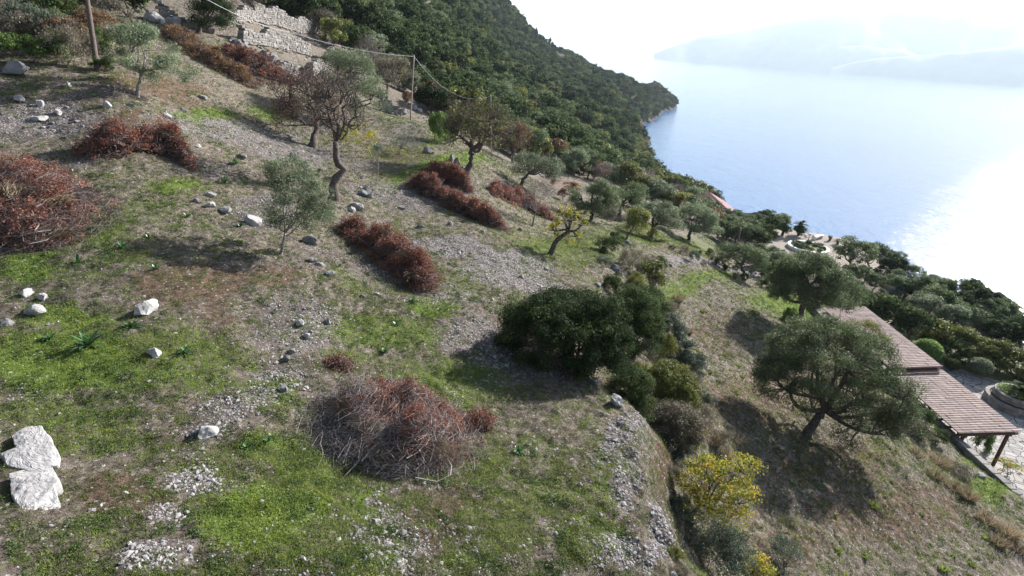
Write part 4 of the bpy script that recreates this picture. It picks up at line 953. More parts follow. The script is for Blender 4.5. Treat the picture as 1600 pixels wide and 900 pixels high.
# ------------------------------------------------------------------ rocks
def rock_mesh(rng, s, squash=(1, 1, 1), cuts=9, sub=3, rough=0.05):
    V, Fc = ico(sub); V = V.copy()
    for _ in range(cuts):
        n_ = unit(rng.normal(size=3)); d = rng.uniform(0.5, 0.85); k = V @ n_ - d
        V = V - np.maximum(k, 0)[:, None] * n_ * 0.96
    V = V * (1 + rough * 1.6 * fbm(V[:, 0] * 2.2 + s * 9, V[:, 1] * 2.2, V[:, 2] * 2.2, seed=int(rng.integers(1000)), octv=3)[:, None])
    V = V * (1 + rough * fbm(V[:, 0] * 7, V[:, 1] * 7, V[:, 2] * 7, seed=int(rng.integers(1000)), octv=3)[:, None])
    return V * np.array(squash) * s, Fc
ROCKS = [
 # px, py(centre), width px, height px, mat, label
 (485, 372, 24, 24, 'grey_rock', 'rounded grey boulder right of the small olive stem'),
 (557, 322, 20, 18, 'grey_rock', 'upright grey boulder at the top of the long rust red heap'),
 (549, 327, 14, 10, 'lime', 'white stone leaning on the upright grey boulder'),
 (325, 671, 32, 26, 'lime', 'bright white stone on the gravel left of the foreground heap'),
 (230, 476, 40, 34, 'lime', 'pale craggy rock half sunk in the bare brown earth'),
 (242, 549, 22, 22, 'lime', 'small pale rock between the strap leaved plants'),
 (56, 481, 38, 17, 'lime', 'white rock in the green grass at the left, nearest of three'),
 (42, 457, 26, 13, 'lime', 'white rock in the green grass at the left edge, behind the nearest one'),
 (69, 462, 18, 13, 'lime', 'small white rock right of the two others in the grass at the left'),
 (11, 503, 24, 14, 'grey_rock', 'flat pinkish grey stone in the grass at the left edge'),
 (25, 106, 42, 24, 'grey_rock', 'large grey boulder on the ledge at the upper left edge'),
 (470, 503, 19, 13, 'lime', 'pale flat stone on the bare slope, upper one of a column'),
 (478, 523, 14, 10, 'lime', 'pale round stone just below the flat one'),
 (456, 547, 15, 13, 'grey_rock', 'pinkish stone touching a darker one'),
 (448, 559, 16, 14, 'grey_rock', 'dark grey stone touching the pinkish one'),
 (443, 606, 20, 14, 'grey_rock', 'grey stone at the corner of the gravel track'),
 (462, 601, 12, 7, 'lime', 'small flat stone right of the grey one by the gravel track'),
 (479, 605, 9, 7, 'lime', 'tiny white stone in the grass left of the foreground heap'),
 (353, 326, 30, 16, 'grey_rock', 'flat grey boulder in the row below the reddish heap, third from the left'),
 (328, 319, 16, 12, 'lime', 'pale stone in the row of stones, second from the left'),
 (308, 312, 14, 14, 'grey_rock', 'upright grey stone at the left end of the row of stones'),
 (330, 303, 18, 10, 'lime', 'white flat stone above the row of stones'),
 (394, 344, 28, 20, 'lime', 'pinkish white boulder at the right end of the row of stones'),
 (490, 405, 18, 14, 'grey_rock', 'dark stone below the rounded grey boulder'),
 (499, 412, 16, 12, 'grey_rock', 'lighter grey stone touching the dark one below the boulder'),
 (513, 426, 17, 13, 'grey_rock', 'round grey stone lowest of the three below the boulder'),
 (566, 462, 12, 9, 'grey_rock', 'small grey stone in the shade left of the heap end'),
 (589, 458, 9, 6, 'lime', 'small white stone on the green slope under the rust red heap'),
 (511, 501, 16, 12, 'grey_rock', 'dull grey stone right of the pale flat stone'),
 (962, 622, 22, 26, 'lime', 'pale boulder on the rim of the bank below the dark bush'),
 (925, 595, 24, 16, 'grey_rock', 'shaded boulder under the huge dark bush'),
 (871, 453, 22, 12, 'lime', 'white rock showing behind the top of the dark bush'),
 (962, 418, 20, 17, 'grey_rock', 'rounded grey boulder at the head of the gully'),
 (934, 444, 16, 9, 'grey_rock', 'grey stone left of the compact dark bush'),
 (668, 235, 18, 16, 'grey_rock', 'grey boulder left of the spreading half bare tree'),
 (705, 248, 12, 20, 'grey_rock', 'tall grey boulder near the spreading tree'),
 (714, 252, 14, 18, 'grey_rock', 'broad grey boulder beside the tall one'),
 (725, 262, 14, 9, 'grey_rock', 'low grey boulder right against the spreading tree'),
 (565, 276, 9, 10, 'grey_rock', 'small upright stone beside the thin sapling'),
 (568, 300, 20, 12, 'grey_rock', 'grey stone in the stone heap below the thin sapling'),
 (578, 306, 16, 10, 'grey_rock', 'second grey stone in the stone heap'),
 (572, 293, 10, 9, 'lime', 'pale stone on top of the stone heap'),
 (628, 323, 14, 9, 'grey_rock', 'grey stone below the longest brush heap'),
 (704, 348, 13, 11, 'grey_rock', 'grey stone just under the longest brush heap'),
 (656, 353, 12, 8, 'grey_rock', 'pale grey stone in the scree above the green strip'),
 (458, 242, 12, 10, 'grey_rock', 'grey stone below the reddish tree'),
 (477, 255, 14, 9, 'grey_rock', 'grey stone left of the twisted trunk'),
 (378, 243, 18, 12, 'grey_rock', 'leaning grey slab right of the reddish heap'),
 (310, 228, 14, 7, 'lime', 'white flat stone just right of the reddish heap'),
 (63, 160, 11, 16, 'lime', 'white upright stone in the scree at the upper left'),
 (92, 175, 15, 12, 'lime', 'white block in the scree below the pole'),
 (62, 184, 24, 10, 'lime', 'flat white stone in the scree at the upper left'),
 (30, 152, 26, 12, 'lime', 'pale pile stone in the scree left of the upright one'),
 (108, 132, 10, 11, 'lime', 'small pale stone below the grey ledge'),
 (168, 163, 14, 14, 'lime', 'pale rock set in the brown earth left of the silvery olive'),
 (205, 163, 12, 8, 'grey_rock', 'brownish rock at the foot of the silvery olive'),
 (317, 151, 18, 10, 'grey_rock', 'flat grey rock on the green track right of the silvery olive'),
 (287, 171, 14, 8, 'grey_rock', 'brownish stone left of the flat grey rock on the track'),
 (260, 180, 14, 14, 'lime', 'white upright stone among the scree above the reddish heap'),
 (812, 358, 11, 8, 'grey_rock', 'grey stone below the rust red heap with the sapling'),
 (955, 372, 14, 9, 'grey_rock', 'flat grey slab between the dark green bushes'),
 (979, 376, 9, 6, 'lime', 'white stone at the base of the green and yellow tree'),
 (1115, 411, 10, 7, 'grey_rock', 'grey stone on the pale path'),
 (1148, 428, 12, 7, 'grey_rock', 'dark stone at the lower end of the pale path'),
 (1532, 741, 18, 9, 'grey_rock', 'flat stone in the green verge below the pergola'),
 (312, 746, 12, 9, 'grey_rock', 'blue grey stone lying in the white gravel patch'),
 (190, 878, 12, 9, 'grey_rock', 'grey stone in the gravel at the bottom edge'),
 (651, 837, 9, 7, 'lime', 'small white stone on the brown ground below the foreground heap'),
 (571, 870, 8, 8, 'lime', 'small white stone in the pale gravel at the bottom'),
 (475, 872, 6, 12, 'lime', 'thin white stone in the yellow green grass at the bottom'),
 (938, 804, 8, 7, 'lime', 'small pale stone on the lower right gravel'),
 (906, 756, 7, 6, 'lime', 'small pale stone in the sparse grass left of the gravel rim'),
 (1050, 896, 18, 14, 'lime', 'white rock at the bottom edge below the gully bank'),
 (770, 468, 7, 5, 'lime', 'small white stone left of the huge dark bush'),
]
rk = np.random.default_rng(77)
for px, py, w_, h_, mt, lb in ROCKS:
    p = at(px, py + h_ * 0.3); Z = float(p @ FWD); s = w_ / F * Z / 2 * 1.12; hh = max(h_ / F * Z / 2 * 1.15, s * 0.45)
    V, Fc = rock_mesh(rk, 1.0, (s, s * rk.uniform(0.75, 1.0), hh), cuts=int(rk.integers(14, 24)), rough=0.11)
    m = MB(); m.add(V, Fc, np.full(len(V), rk.uniform(0.4, 0.62))); p[2] += hh * 0.28
    o = m.build('rock', MT[mt], None, False, loc=p); o.rotation_euler = (0, 0, rk.uniform(0, 6)); tag(o, lb, 'rock')

# the two white blocks in the lower left corner, cut to their own outlines
def block(px, outline, th, label, seed, bumps=0.05):
    """outline: pixel polygon of the upper face, on the ground; th: thickness"""
    rng = np.random.default_rng(seed)
    c_ = at(*px); Z = float(c_ @ FWD)
    pts = np.array([at(*q)[:2] for q in outline]) - c_[:2]
    cen = pts.mean(0)
    n_ = 96; seg = np.linalg.norm(np.roll(pts, -1, 0) - pts, axis=1); s = np.concatenate([[0], np.cumsum(seg)])
    tt = np.linspace(0, s[-1], n_, endpoint=False); pp = np.concatenate([pts, pts[:1]])
    ring = np.stack([np.interp(tt, s, pp[:, 0]), np.interp(tt, s, pp[:, 1])], 1)
    pl = [(unit(np.array([math.cos(q_), math.sin(q_)])), rng.uniform(.05, .3), rng.uniform(.25, .6)) for q_ in rng.uniform(0, 6.28, 6)]
    R_ = np.linalg.norm(ring - cen, axis=1).mean(); rings = []
    lev = [(1.0, -0.2), (1.02, 0.0), (1.03, th * 0.35), (1.01, th * 0.7), (0.985, th * 0.9), (0.95, th), (0.9, th * 1.02)] + [(k_, th * 1.03) for k_ in np.linspace(.82, .04, 16)]
    for k, z in lev:
        q = cen + (ring - cen) * k
        q = q + 0.02 * np.stack([fbm(q[:, 0] * 5, q[:, 1] * 5, seed=seed), fbm(q[:, 0] * 5, q[:, 1] * 5, seed=seed + 4)], 1)
        x, y = q[:, 0], q[:, 1]; zz = np.full(n_, float(z))
        if z > th * .6:
            for dr, sl, dd in pl:
                zz = np.minimum(zz, th * 1.03 - sl * ((q - cen) @ dr - dd * R_))
            zz = zz + 0.022 * fbm(x * 2.3, y * 2.3, seed=seed + 1) + 0.02 * np.abs(fbm(x * 7, y * 7, seed=seed + 2)) + .008 * fbm(x * 25, y * 25, seed=seed + 3)
        rings.append(np.stack([x, y, zz], 1))
    V = np.concatenate(rings); idx = np.arange(len(V)).reshape(len(lev), n_)
    f = np.stack([idx[:-1], np.roll(idx[:-1], -1, 1), np.roll(idx[1:], -1, 1), idx[1:]], -1).reshape(-1, 4)
    m = MB(); m.add(V, [f, idx[-1][None]]); o = m.build('rock', MT['lime'], None, False, loc=c_)
    return tag(o, label, 'rock')
block((50, 712), [(2, 716), (26, 708), (24, 690), (48, 679), (70, 680), (84, 700), (95, 718), (93, 732), (52, 738), (12, 730)], 0.17, 'upper of two big white limestone blocks in the lower left corner', 5, .022)
block((57, 775), [(18, 748), (50, 742), (84, 741), (90, 752), (100, 770), (90, 775), (94, 793), (70, 800), (34, 806), (22, 780)], 0.16, 'lower of two big white limestone blocks in the lower left corner', 6, .022)

# ------------------------------------------------------------------ strap leaved plants
def squill(seed, px, py, wpx, label, n_=18):
    rng = np.random.default_rng(seed); p = spot(px, py, 0.02); Z = float(p @ FWD); r_ = wpx / F * Z / 2
    m = MB(); K = 7
    for i in range(n_):
        a = rng.uniform(0, 6.28); el = rng.uniform(0.5, 1.35); L = r_ * rng.uniform(0.9, 1.4); s = np.linspace(0, 1, K)
        hx = np.cos(el) * s * L + 0.15 * L * s ** 2; z = np.sin(el) * s * L - 0.5 * L * s ** 3 * np.cos(el)
        c_ = np.stack([np.cos(a) * hx, np.sin(a) * hx, z], 1); sd = np.array([-math.sin(a), math.cos(a), 0])
        wv = (0.09 * r_ + 0.012) * np.sin(np.clip(s * 0.9 + 0.12, 0, 1) * math.pi) ** 0.6
        wv[-1] = 0.002
        V = np.concatenate([c_ - sd * wv[:, None], c_ + [0, 0, -0.25 * wv.max()], c_ + sd * wv[:, None]]); k = np.arange(K - 1)
        f = np.concatenate([np.stack([k, k + 1, k + 1 + K, k + K], 1), np.stack([k + K, k + 1 + K, k + 1 + 2 * K, k + 2 * K], 1)])
        m.add(V, f, rng.uniform(0, 1))
    o = m.build('strap_leaved_plant', MT['strap'], None, True, loc=p); return tag(o, label, 'plant', 'strap leaved green plants in the grass')
SQ = [(138, 541, 52, 'largest strap leaved green plant, at the left in the bright grass'), (207, 512, 32, 'strap leaved plant above and right of the largest one'),
 (290, 552, 26, 'strap leaved plant right of the small pale rock'), (78, 530, 22, 'small strap leaved plant left of the largest one'), (122, 411, 26, 'strap leaved plant at the foot of the tall left brush heap'),
 (190, 386, 22, 'strap leaved plant right of the tall left brush heap'), (350, 288, 28, 'strap leaved plant in the shade below the reddish heap'), (375, 354, 16, 'strap leaved plant left of the pinkish white boulder'),
 (620, 509, 20, 'strap leaved plant in the grass under the end of the rust red heap'), (645, 472, 22, 'strap leaved plant at the lower end of the long rust red heap'),
 (602, 550, 16, 'small strap leaved plant above the foreground heap'), (810, 705, 22, 'strap leaved plant on the right of the foreground heap'),
 (367, 257, 24, 'strap leaved plant beside the leaning grey slab'), (385, 700, 20, 'strap leaved plant right of the white gravel stone'),
 (243, 421, 18, 'strap leaved plant at the top of the bare brown patch'), (530, 417, 14, 'thin strap leaved plant right of the round grey stone'),
 (292, 340, 18, 'strap leaved plant in the open grass left of the row of stones'), (498, 268, 16, 'strap leaved plant left of the twisted trunk'),
 (232, 372, 14, 'small strap leaved plant above the long tree shadow'), (418, 690, 16, 'low green strap plant near the foreground heap')]
for i, (x, y, w_, lb) in enumerate(SQ): squill(400 + i, x, y, w_, lb, 16 if w_ < 30 else 26)

# tufts of fresh grass in the dry field on the right
def tuft(seed, px, py, wpx, label, tone=(0.6, 1.0), group='fresh green tufts in the dry field', hk=1.0, name='grass_tuft', n_=90):
    rng = np.random.default_rng(seed); p = spot(px, py, 0.02); Z = float(p @ FWD); r_ = wpx / F * Z / 2
    a = rng.uniform(0, 6.28, n_); rr_ = r_ * 0.6 * np.sqrt(rng.uniform(0, 1, n_)); st = np.stack([np.cos(a) * rr_, np.sin(a) * rr_, np.zeros(n_)], 1)
    L = r_ * rng.uniform(0.6, 1.5, n_)[:, None] * hk; d = np.stack([np.cos(a) * 0.6, np.sin(a) * 0.6, np.ones(n_)], 1) + rng.normal(size=(n_, 3)) * 0.3; d = unit(d)
    s_ = unit(np.cross(d, rdir(rng, n_))); w_ = np.full((n_, 1), max(0.008, Z * 0.0006))
    V = np.stack([st - s_ * w_, st + s_ * w_, st + d * L], 1).reshape(-1, 3); m = MB(); m.add(V, np.arange(n_ * 3).reshape(n_, 3), np.repeat(rng.uniform(*tone, n_), 3))
    o = m.build(name, MT['blade'] if name == 'grass_tuft' else MT['golden'], None, loc=p); return tag(o, label, 'grass', group)
for i, (x, y, w_) in enumerate([(1131, 556, 8), (1155, 572, 8), (1098, 487, 8), (1110, 582, 9), (1150, 615, 11), (1178, 566, 6), (1160, 590, 8), (1124, 596, 6), (1365, 792, 20), (1310, 862, 12), (1350, 870, 13),
     (1475, 890, 16), (1440, 805, 8), (1320, 900, 12), (1305, 808, 9), (1128, 630, 8), (1088, 548, 7), (1518, 883, 12), (1490, 870, 9), (1538, 840, 10), (1205, 785, 9), (1240, 757, 9), (1180, 596, 6), (1140, 580, 7), (1205, 545, 7)]):
    tuft(450 + i, x, y, w_, 'small fresh green grass tuft alone in the dry brown field' )
tuft(480, 1513, 778, 30, 'round russet dry grass clump at the right of the field', name='dry_grass_clump', group=None, n_=240)
tuft(481, 1465, 725, 34, 'straw coloured dry grass clump above the round russet one', name='dry_grass_clump', group=None, n_=240)
tuft(482, 1575, 835, 40, 'straw coloured dry grass clump at the right edge', name='dry_grass_clump', group=None, n_=240)

# ------------------------------------------------------------------ dry stone walls and outcrops on the upper slope
def stone_wall(name, seed, a, b, h, label, thick=0.6, row=0.22, mat='wall_stone', ragged=0.38):
    rng = np.random.default_rng(seed); A = at(*a); B = at(*b); L = math.hypot(*(B - A)[:2]); n_ = int(L / 0.3) + 1
    ang = math.atan2(B[1] - A[1], B[0] - A[0]); m = MB(); Vi, Fi = ico(1); base = (A + B) / 2; base[2] = ground(base[0], base[1])
    for r_ in range(int(h / row)):
        t = rng.uniform(-0.2, 0.2)
        while t < L:
            w_ = rng.uniform(0.22, 0.6); 
            if (r_ + 1) * row > h * (1 - ragged * (0.5 + 0.5 * vnoise(np.array([t / 1.7]), np.array([seed * 1.0]), seed=seed)[0])) : t += w_; continue
            q = A + (B - A) * min((t + w_ / 2) / L, 1); g = min(ground(q[0], q[1]), q[2] + .2)
            V, fs = box(0, 0, 0, w_ * 1.02, thick * rng.uniform(0.85, 1.1), row * rng.uniform(0.9, 1.15), ang + rng.normal() * 0.04, 0.035)
            V = V + rng.normal(size=V.shape) * 0.014
            m.add(V + (q - base) * [1, 1, 0] + [0, 0, g - base[2] + (r_ + 0.4) * row] , fs, np.clip(0.5 + rng.normal() * 0.2, 0, 1)); t += w_
    # rubble at the foot
    for _ in range(int(L * 3)):
        q = A + (B - A) * rng.uniform(); q = q + [rng.normal() * 0.5, rng.normal() * 0.6 - 0.5, 0]; s = rng.uniform(0.08, 0.25)
        m.add(Vi * (1 + rng.normal(size=(len(Vi), 1)) * .2) * s * [1, 1, .7] + [q[0] - base[0], q[1] - base[1], ground(q[0], q[1]) - base[2] + s * .3], Fi, rng.uniform(.3, .8))
    o = m.build(name, MT[mat], None, loc=base); return tag(o, label, 'stone wall')
stone_wall('stone_wall', 71, (378, 68), (482, 88), 2.1, 'pale dry stone terrace wall below the upper ruined one')
stone_wall('stone_wall', 72, (396, 32), (500, 52), 2.4, 'uppermost ruined stone wall in part shade beneath the wood')
stone_wall('stone_wall', 73, (486, 126), (520, 96), 2.0, 'short stone wall face turned to the sun above the reddish tree')
stone_wall('stone_wall', 74, (548, 122), (585, 128), 1.7, 'low stone wall remnant left of the brownish round tree')
stone_wall('stone_wall', 75, (248, 32), (330, 52), 2.0, 'crumbling stone wall behind the dark tree at the top edge', ragged=.7)
stone_wall('stone_wall', 76, (352, 40), (400, 34), 1.8, 'stone wall carrying the bare little tree')
stone_wall('stone_wall', 77, (592, 172), (625, 180), 2.0, 'rough stone wall just left of the pale pole', ragged=.6)
stone_wall('stone_wall', 78, (405, 112), (462, 122), 1.6, 'low shaded stone wall behind the dark reddish heap', ragged=.6)
for i, (x, y, w_, h_, lb) in enumerate([(240, 22, 46, 30, 'pale limestone outcrop at the top edge left of the crumbling wall'), (372, 60, 30, 34, 'grey limestone outcrop right of the dark tree'),
        (176, 44, 26, 20, 'white rock group on the slope right of the leaning pole'), (430, 92, 50, 24, 'shaded rock shelf under the pale terrace wall'), (615, 168, 34, 22, 'dark rock shelf beside the rough stone wall'), (650, 165, 18, 22, 'sunlit pale rock right behind the pale pole')]):
    p = at(x, y + h_ * .3); Z = float(p @ FWD); m = MB(); r_ = np.random.default_rng(500 + i)
    for k in range(9):
        s = w_ / F * Z / 2 * r_.uniform(.3, .6); V, Fc = rock_mesh(r_, 1.0, (s, s, s * .8), cuts=12, rough=.1)
        qx, qy = p[0] + r_.normal() * w_ / F * Z * .24, p[1] + r_.normal() * w_ / F * Z * .2
        m.add(V + [qx - p[0], qy - p[1], ground(qx, qy) - p[2] + s * .25], Fc, np.full(len(V), r_.uniform(.35, .65)))
    tag(m.build('rock_outcrop', MT['grey_rock' if 'dark' in lb or 'grey' in lb or 'shaded' in lb else 'lime'], None, loc=p), lb, 'rock')  # outcrops called shaded get the darker stone: shade put into their colour

# ------------------------------------------------------------------ poles and cables
def pole(px, py, top, r_, mat, label, arm=False, ins=False):
    p = spot(px, py, 0.2); Z = float(p @ FWD); q = ray(*top) * Z; 
    e = q - p; t = empty('utility_pole', p, 0, label, 'utility pole')
    s = np.linspace(0, 1, 8)[:, None]; m = MB(); m.add(*tubes(e * s, r_ * (1 - 0.3 * s[:, 0]), 12)); m.build('post', MT[mat], t, True)
    top_w = p + e
    if ins:
        m = MB(); m.add(*box(e[0], e[1], e[2] - .25, 1.5, .1, .1)); m.build('crossarm', MT['wood'], t)
        for k in (-.65, -.3, .3, .65):
            i_ = MB(); i_.add(*lathe([(0, 0), (.05, 0), (.07, .05), (.05, .09), (.07, .13), (.04, .2), (0, .22)], 10, e[0] + k, e[1], e[2] - .2)); i_.build('insulator', MT['white'], t)
    else:
        m = MB(); m.add(*lathe([(0, 0), (.03, 0), (.05, .04), (.03, .08), (.04, .12), (0, .14)], 10, e[0] , e[1], e[2])); m.build('insulator', MT['white'], t)
    return top_w
t1 = pole(152, 111, (130, -45), 0.13, 'pole', 'leaning brown wooden pole at the upper left among the scrub')
t2 = pole(641, 188, (647, 88), 0.075, 'pole_pale', 'pale thin pole carrying the cable at the edge of the wood')
t3 = pole(768, 245, (767, 150), 0.06, 'pole_pale', 'thin pole hidden among bare branches where the cable comes down')
t4 = pole(973, 292, (974, 264), 0.15, 'pole', 'dark pole with white insulators above the olives', ins=True)
t5 = pole(1149, 395, (1157, 357), 0.15, 'pole', 'thick dark pole leaning slightly among the olives')
t6 = pole(1144, 388, (1149, 362), 0.09, 'pole_pale', 'thin pinkish pole beside the thick dark one')
t7 = pole(1099, 333, (1100, 311), 0.14, 'pole', 'dark pole in front of the red roofed house')
def cable(a, b, sag, label, r_=0.022):
    s = np.linspace(0, 1, 40)[:, None]; a = np.array(a); b = np.array(b); P = a + (b - a) * s; P[:, 2] -= sag * 4 * s[:, 0] * (1 - s[:, 0])
    m = MB(); m.add(*tubes(P - a, np.full(40, r_), 6)); tag(m.build('cable', MT['wire'], None, True, loc=a), label, 'cable')
far_l = ray(300, -14) * 30
cable(t2, ray(452, 50) * 45, 0.35, 'pale sagging cable running from the pale pole up to the left', 0.016)
cable(ray(452, 50) * 45, far_l, 0.3, 'cable continuing over the terrace walls to the top edge', 0.012)
cable(t2, t3, 1.6, 'pale cable dropping from the pale pole to the thin pole', 0.018)
for k, wn in ((-.65, 'outer left'), (-.3, 'inner left'), (.3, 'inner right'), (.65, 'outer right')):
    cable(t4 + [k, 0, 0], t7 + [k * .6, 0, 0], 1.0, wn + ' wire of four between the insulator pole and the red roofed house', 0.014)

# ------------------------------------------------------------------ the garden terrace on the right
def poly_sheet(name, pts, z, mat, kind='structure', thick=0.0):
    m = MB(); n_ = len(pts); V = [(x, y, z) for x, y in pts]
    if thick:
        V += [(x, y, z - thick) for x, y in pts]; i = np.arange(n_); j = (i + 1) % n_
        m.add(np.array(V), [i[None], np.stack([j, i, i + n_, j + n_], 1)])
    else: m.add(np.array(V), [np.arange(n_)[None]])
    return tag(m.build(name, mat), kind=kind)
pv, nt, n, l = new_mat('crazy_paving')
tc = n.new('ShaderNodeTexCoord'); v = n.new('ShaderNodeTexVoronoi'); v.feature = 'DISTANCE_TO_EDGE'; v.inputs['Scale'].default_value = 1.9; l.new(tc.outputs['Object'], v.inputs['Vector'])
vc = n.new('ShaderNodeTexVoronoi'); vc.inputs['Scale'].default_value = 1.9; l.new(tc.outputs['Object'], vc.inputs['Vector'])
sc_ = n.new('ShaderNodeSeparateColor'); l.new(vc.outputs['Color'], sc_.inputs[0])
st = ramp(n, l, sc_.outputs[0], [(0, (0.32, 0.30, 0.285)), (0.5, (0.42, 0.40, 0.38)), (1, (0.54, 0.52, 0.50))]).outputs[0]
ns = noise(n, l, 5, 6, 0.7, tc.outputs['Object']); st = mix(n, l, 0.35, st, ramp(n, l, ns.outputs['Fac'], [(0.3, (0.25, 0.23, 0.2)), (0.7, (0.36, 0.34, 0.32))]).outputs[0])
j_ = ramp(n, l, v.outputs['Distance'], [(0.02, (1, 1, 1)), (0.05, (0, 0, 0))]).outputs[0]
c = mix(n, l, j_, st, (0.09, 0.08, 0.07)); p = n.new('ShaderNodeBsdfPrincipled'); l.new(c, p.inputs['Base Color']); p.inputs['Roughness'].default_value = 0.9; p.inputs['Specular IOR Level'].default_value = 0.1
b = n.new('ShaderNodeBump'); b.inputs['Strength'].default_value = 0.5; b.inputs['Distance'].default_value = 0.02; l.new(ns.outputs['Fac'], b.inputs['Height']); l.new(b.outputs[0], p.inputs['Normal'])
o = n.new('ShaderNodeOutputMaterial'); l.new(p.outputs[0], o.inputs[0])
PZ = -20.96
K1 = at(1438, 562)[:2]; K2 = at(1598, 612)[:2]; kd = (K2 - K1) / np.linalg.norm(K2 - K1); K3 = K2 + kd * 10; K0 = K1 - kd * 2.5
poly_sheet('patio', [(26.1, 8), (44, 8), tuple(K3), tuple(K2), tuple(K1), tuple(K0), (26.1, K0[1])][::1], PZ, pv)
gsoil = simple_mat('garden_earth', [(0.35, (0.10, 0.09, 0.05)), (0.5, (0.12, 0.15, 0.05)), (0.7, (0.24, 0.20, 0.14))], 2.2, 0.95, 1.0, 9)
kn = np.array([-kd[1], kd[0]]); kn = kn if kn[1] > 0 else -kn
poly_sheet('lawn', [tuple(K0 + kn * .1), tuple(K3 + kn * .1), tuple(K3 + kn * 9), tuple(K0 + kn * 9)], -20.962, gsoil)
kb = MB(); q0, q1 = K0, K3; L = np.linalg.norm(q1 - q0); nb = int(L / 0.9)
for i in range(nb):
    q = q0 + (q1 - q0) * (i + .5) / nb; kb.add(*box(q[0], q[1], PZ + .05, L / nb - .02, .18, .26, math.atan2(kd[1], kd[0]), .02), np.random.default_rng(i).uniform(.4, .8))
tag(kb.build('kerb', MT['wall_stone']), kind='structure')

# tiled shelter
tl, nt, n, l = new_mat('terracotta_tiles')
a = n.new('ShaderNodeAttribute'); a.attribute_name = 'tint'; tc = n.new('ShaderNodeTexCoord'); ns = noise(n, l, 3, 6, .7, tc.outputs['Object'])
c = ramp(n, l, a.outputs['Fac'], [(0, (0.11, 0.065, 0.055)), (0.5, (0.20, 0.125, 0.105)), (1, (0.32, 0.22, 0.185))]).outputs[0]
c = mix(n, l, ramp(n, l, ns.outputs['Fac'], [(.4, (0, 0, 0)), (.75, (.7, .7, .7))]).outputs[0], c, (0.21, 0.165, 0.15))
p = n.new('ShaderNodeBsdfPrincipled'); l.new(c, p.inputs['Base Color']); p.inputs['Roughness'].default_value = 0.8; o = n.new('ShaderNodeOutputMaterial'); l.new(p.outputs[0], o.inputs[0])
def tile_roof(m, x0, x1, y0, y1, z0, z1, seed=0, per=0.22, rowl=0.36, thick=.06):
    """barrel tiles running down from x1 to x0"""
    rng = np.random.default_rng(seed); nr_ = int(round((x1 - x0) / rowl)); nc_ = int(round((y1 - y0) / per)); ph = np.linspace(0, 2 * math.pi, 9)
    for r_ in range(nr_):
        a0 = x0 + (x1 - x0) * r_ / nr_; a1 = x0 + (x1 - x0) * (r_ + 1) / nr_ + 0.05
        for k in range(nc_):
            yy = y0 + (y1 - y0) * (k + ph / (2 * math.pi)) / nc_; h = 0.013 * np.cos(ph + math.pi)
            za = z0 + (z1 - z0) * (a0 - x0) / (x1 - x0) + 0.006; zb = z0 + (z1 - z0) * (a1 - x0) / (x1 - x0)
            dz = rng.normal() * .004
            V = np.concatenate([np.stack([np.full(9, a0), yy, h + za + dz], 1), np.stack([np.full(9, a1), yy, h + zb + dz], 1), np.stack([np.full(9, a0), yy, h + za + dz - .02], 1)])
            i = np.arange(8); m.add(V, np.concatenate([np.stack([i, i + 9, i + 10, i + 1], 1), np.stack([i + 18, i, i + 1, i + 19], 1)]), np.clip(.5 + rng.normal() * .2, 0, 1))
    V, f = box(0, (y0 + y1) / 2, -.075, x1 - x0 - .1, y1 - y0 - .06, .04); V[:, 2] += V[:, 0] * (z1 - z0) / (x1 - x0) + (z0 + z1) / 2; V[:, 0] += (x0 + x1) / 2; m.add(V, f, .2)
sh = empty('tiled_shelter', (27.6, 27.2, PZ), 0, 'long open shelter with a brown tiled roof on timber posts beside the paved patio', 'shelter')
def shp(name, mb, mt): o = mb.build(name, mt, sh); o.location = (-27.6, -27.2, -PZ); return o
for k, (y0, y1, zz) in enumerate([(27.2, 33.9, 0.0), (33.92, 43.6, 0.2)]):
    m = MB(); tile_roof(m, 25.9, 29.25, y0, y1, -18.62 + zz, -18.22 + zz, k); shp('roof', m, tl)
m = MB()
for x in np.arange(26.0, 29.2, .2): m.add(*tubes(np.array([[x, 33.86, -18.55 + .2 + (x - 26) * .12], [x + .2, 33.86, -18.55 + .2 + (x - 25.8) * .12]]), np.full(2, .07), 8), .9)
shp('roof_edge', m, tl)
for y in np.arange(27.5, 43.4, 2.9):
    for x in (26.5, 28.95):
        m = MB(); m.add(*box(x, y, (PZ - 18.85) / 2 + .03 + (x - 27.6) * .06, .15, .15, -18.85 - PZ + (x - 27.6) * .12, 0, .01)); shp('post', m, MT['wood'])
for x in (26.5, 28.95):
    m = MB(); m.add(*box(x, 35.4, -18.76 + (x - 27.6) * .12, .12, 16.2, .16)); shp('beam', m, MT['wood'])
for y in np.arange(27.3, 43.5, .75):
    m = MB(); V, f = box(0, 0, 0, 3.5, .09, .12); V[:, 2] += V[:, 0] * .12; m.add(V + [27.5, y, -18.66 + (.2 if y > 33.9 else 0)], f); shp('rafter', m, MT['wood'])

# retaining wall along the uphill side
rw = MB(); rg = np.random.default_rng(9)
for r_ in range(8):
    y = 9.0
    while y < 47:
        w_ = rg.uniform(.3, .75); V, f = box(26.06 + rg.normal() * .012, y + w_ / 2, PZ + .12 + r_ * .24, .4, w_ - .02, .25, 0, .025); rw.add(V, f, rg.uniform(.2, .8)); y += w_
tag(rw.build('retaining_wall', MT['wall_stone']), 'long low stone wall holding the bank behind the tiled shelter', 'stone wall')

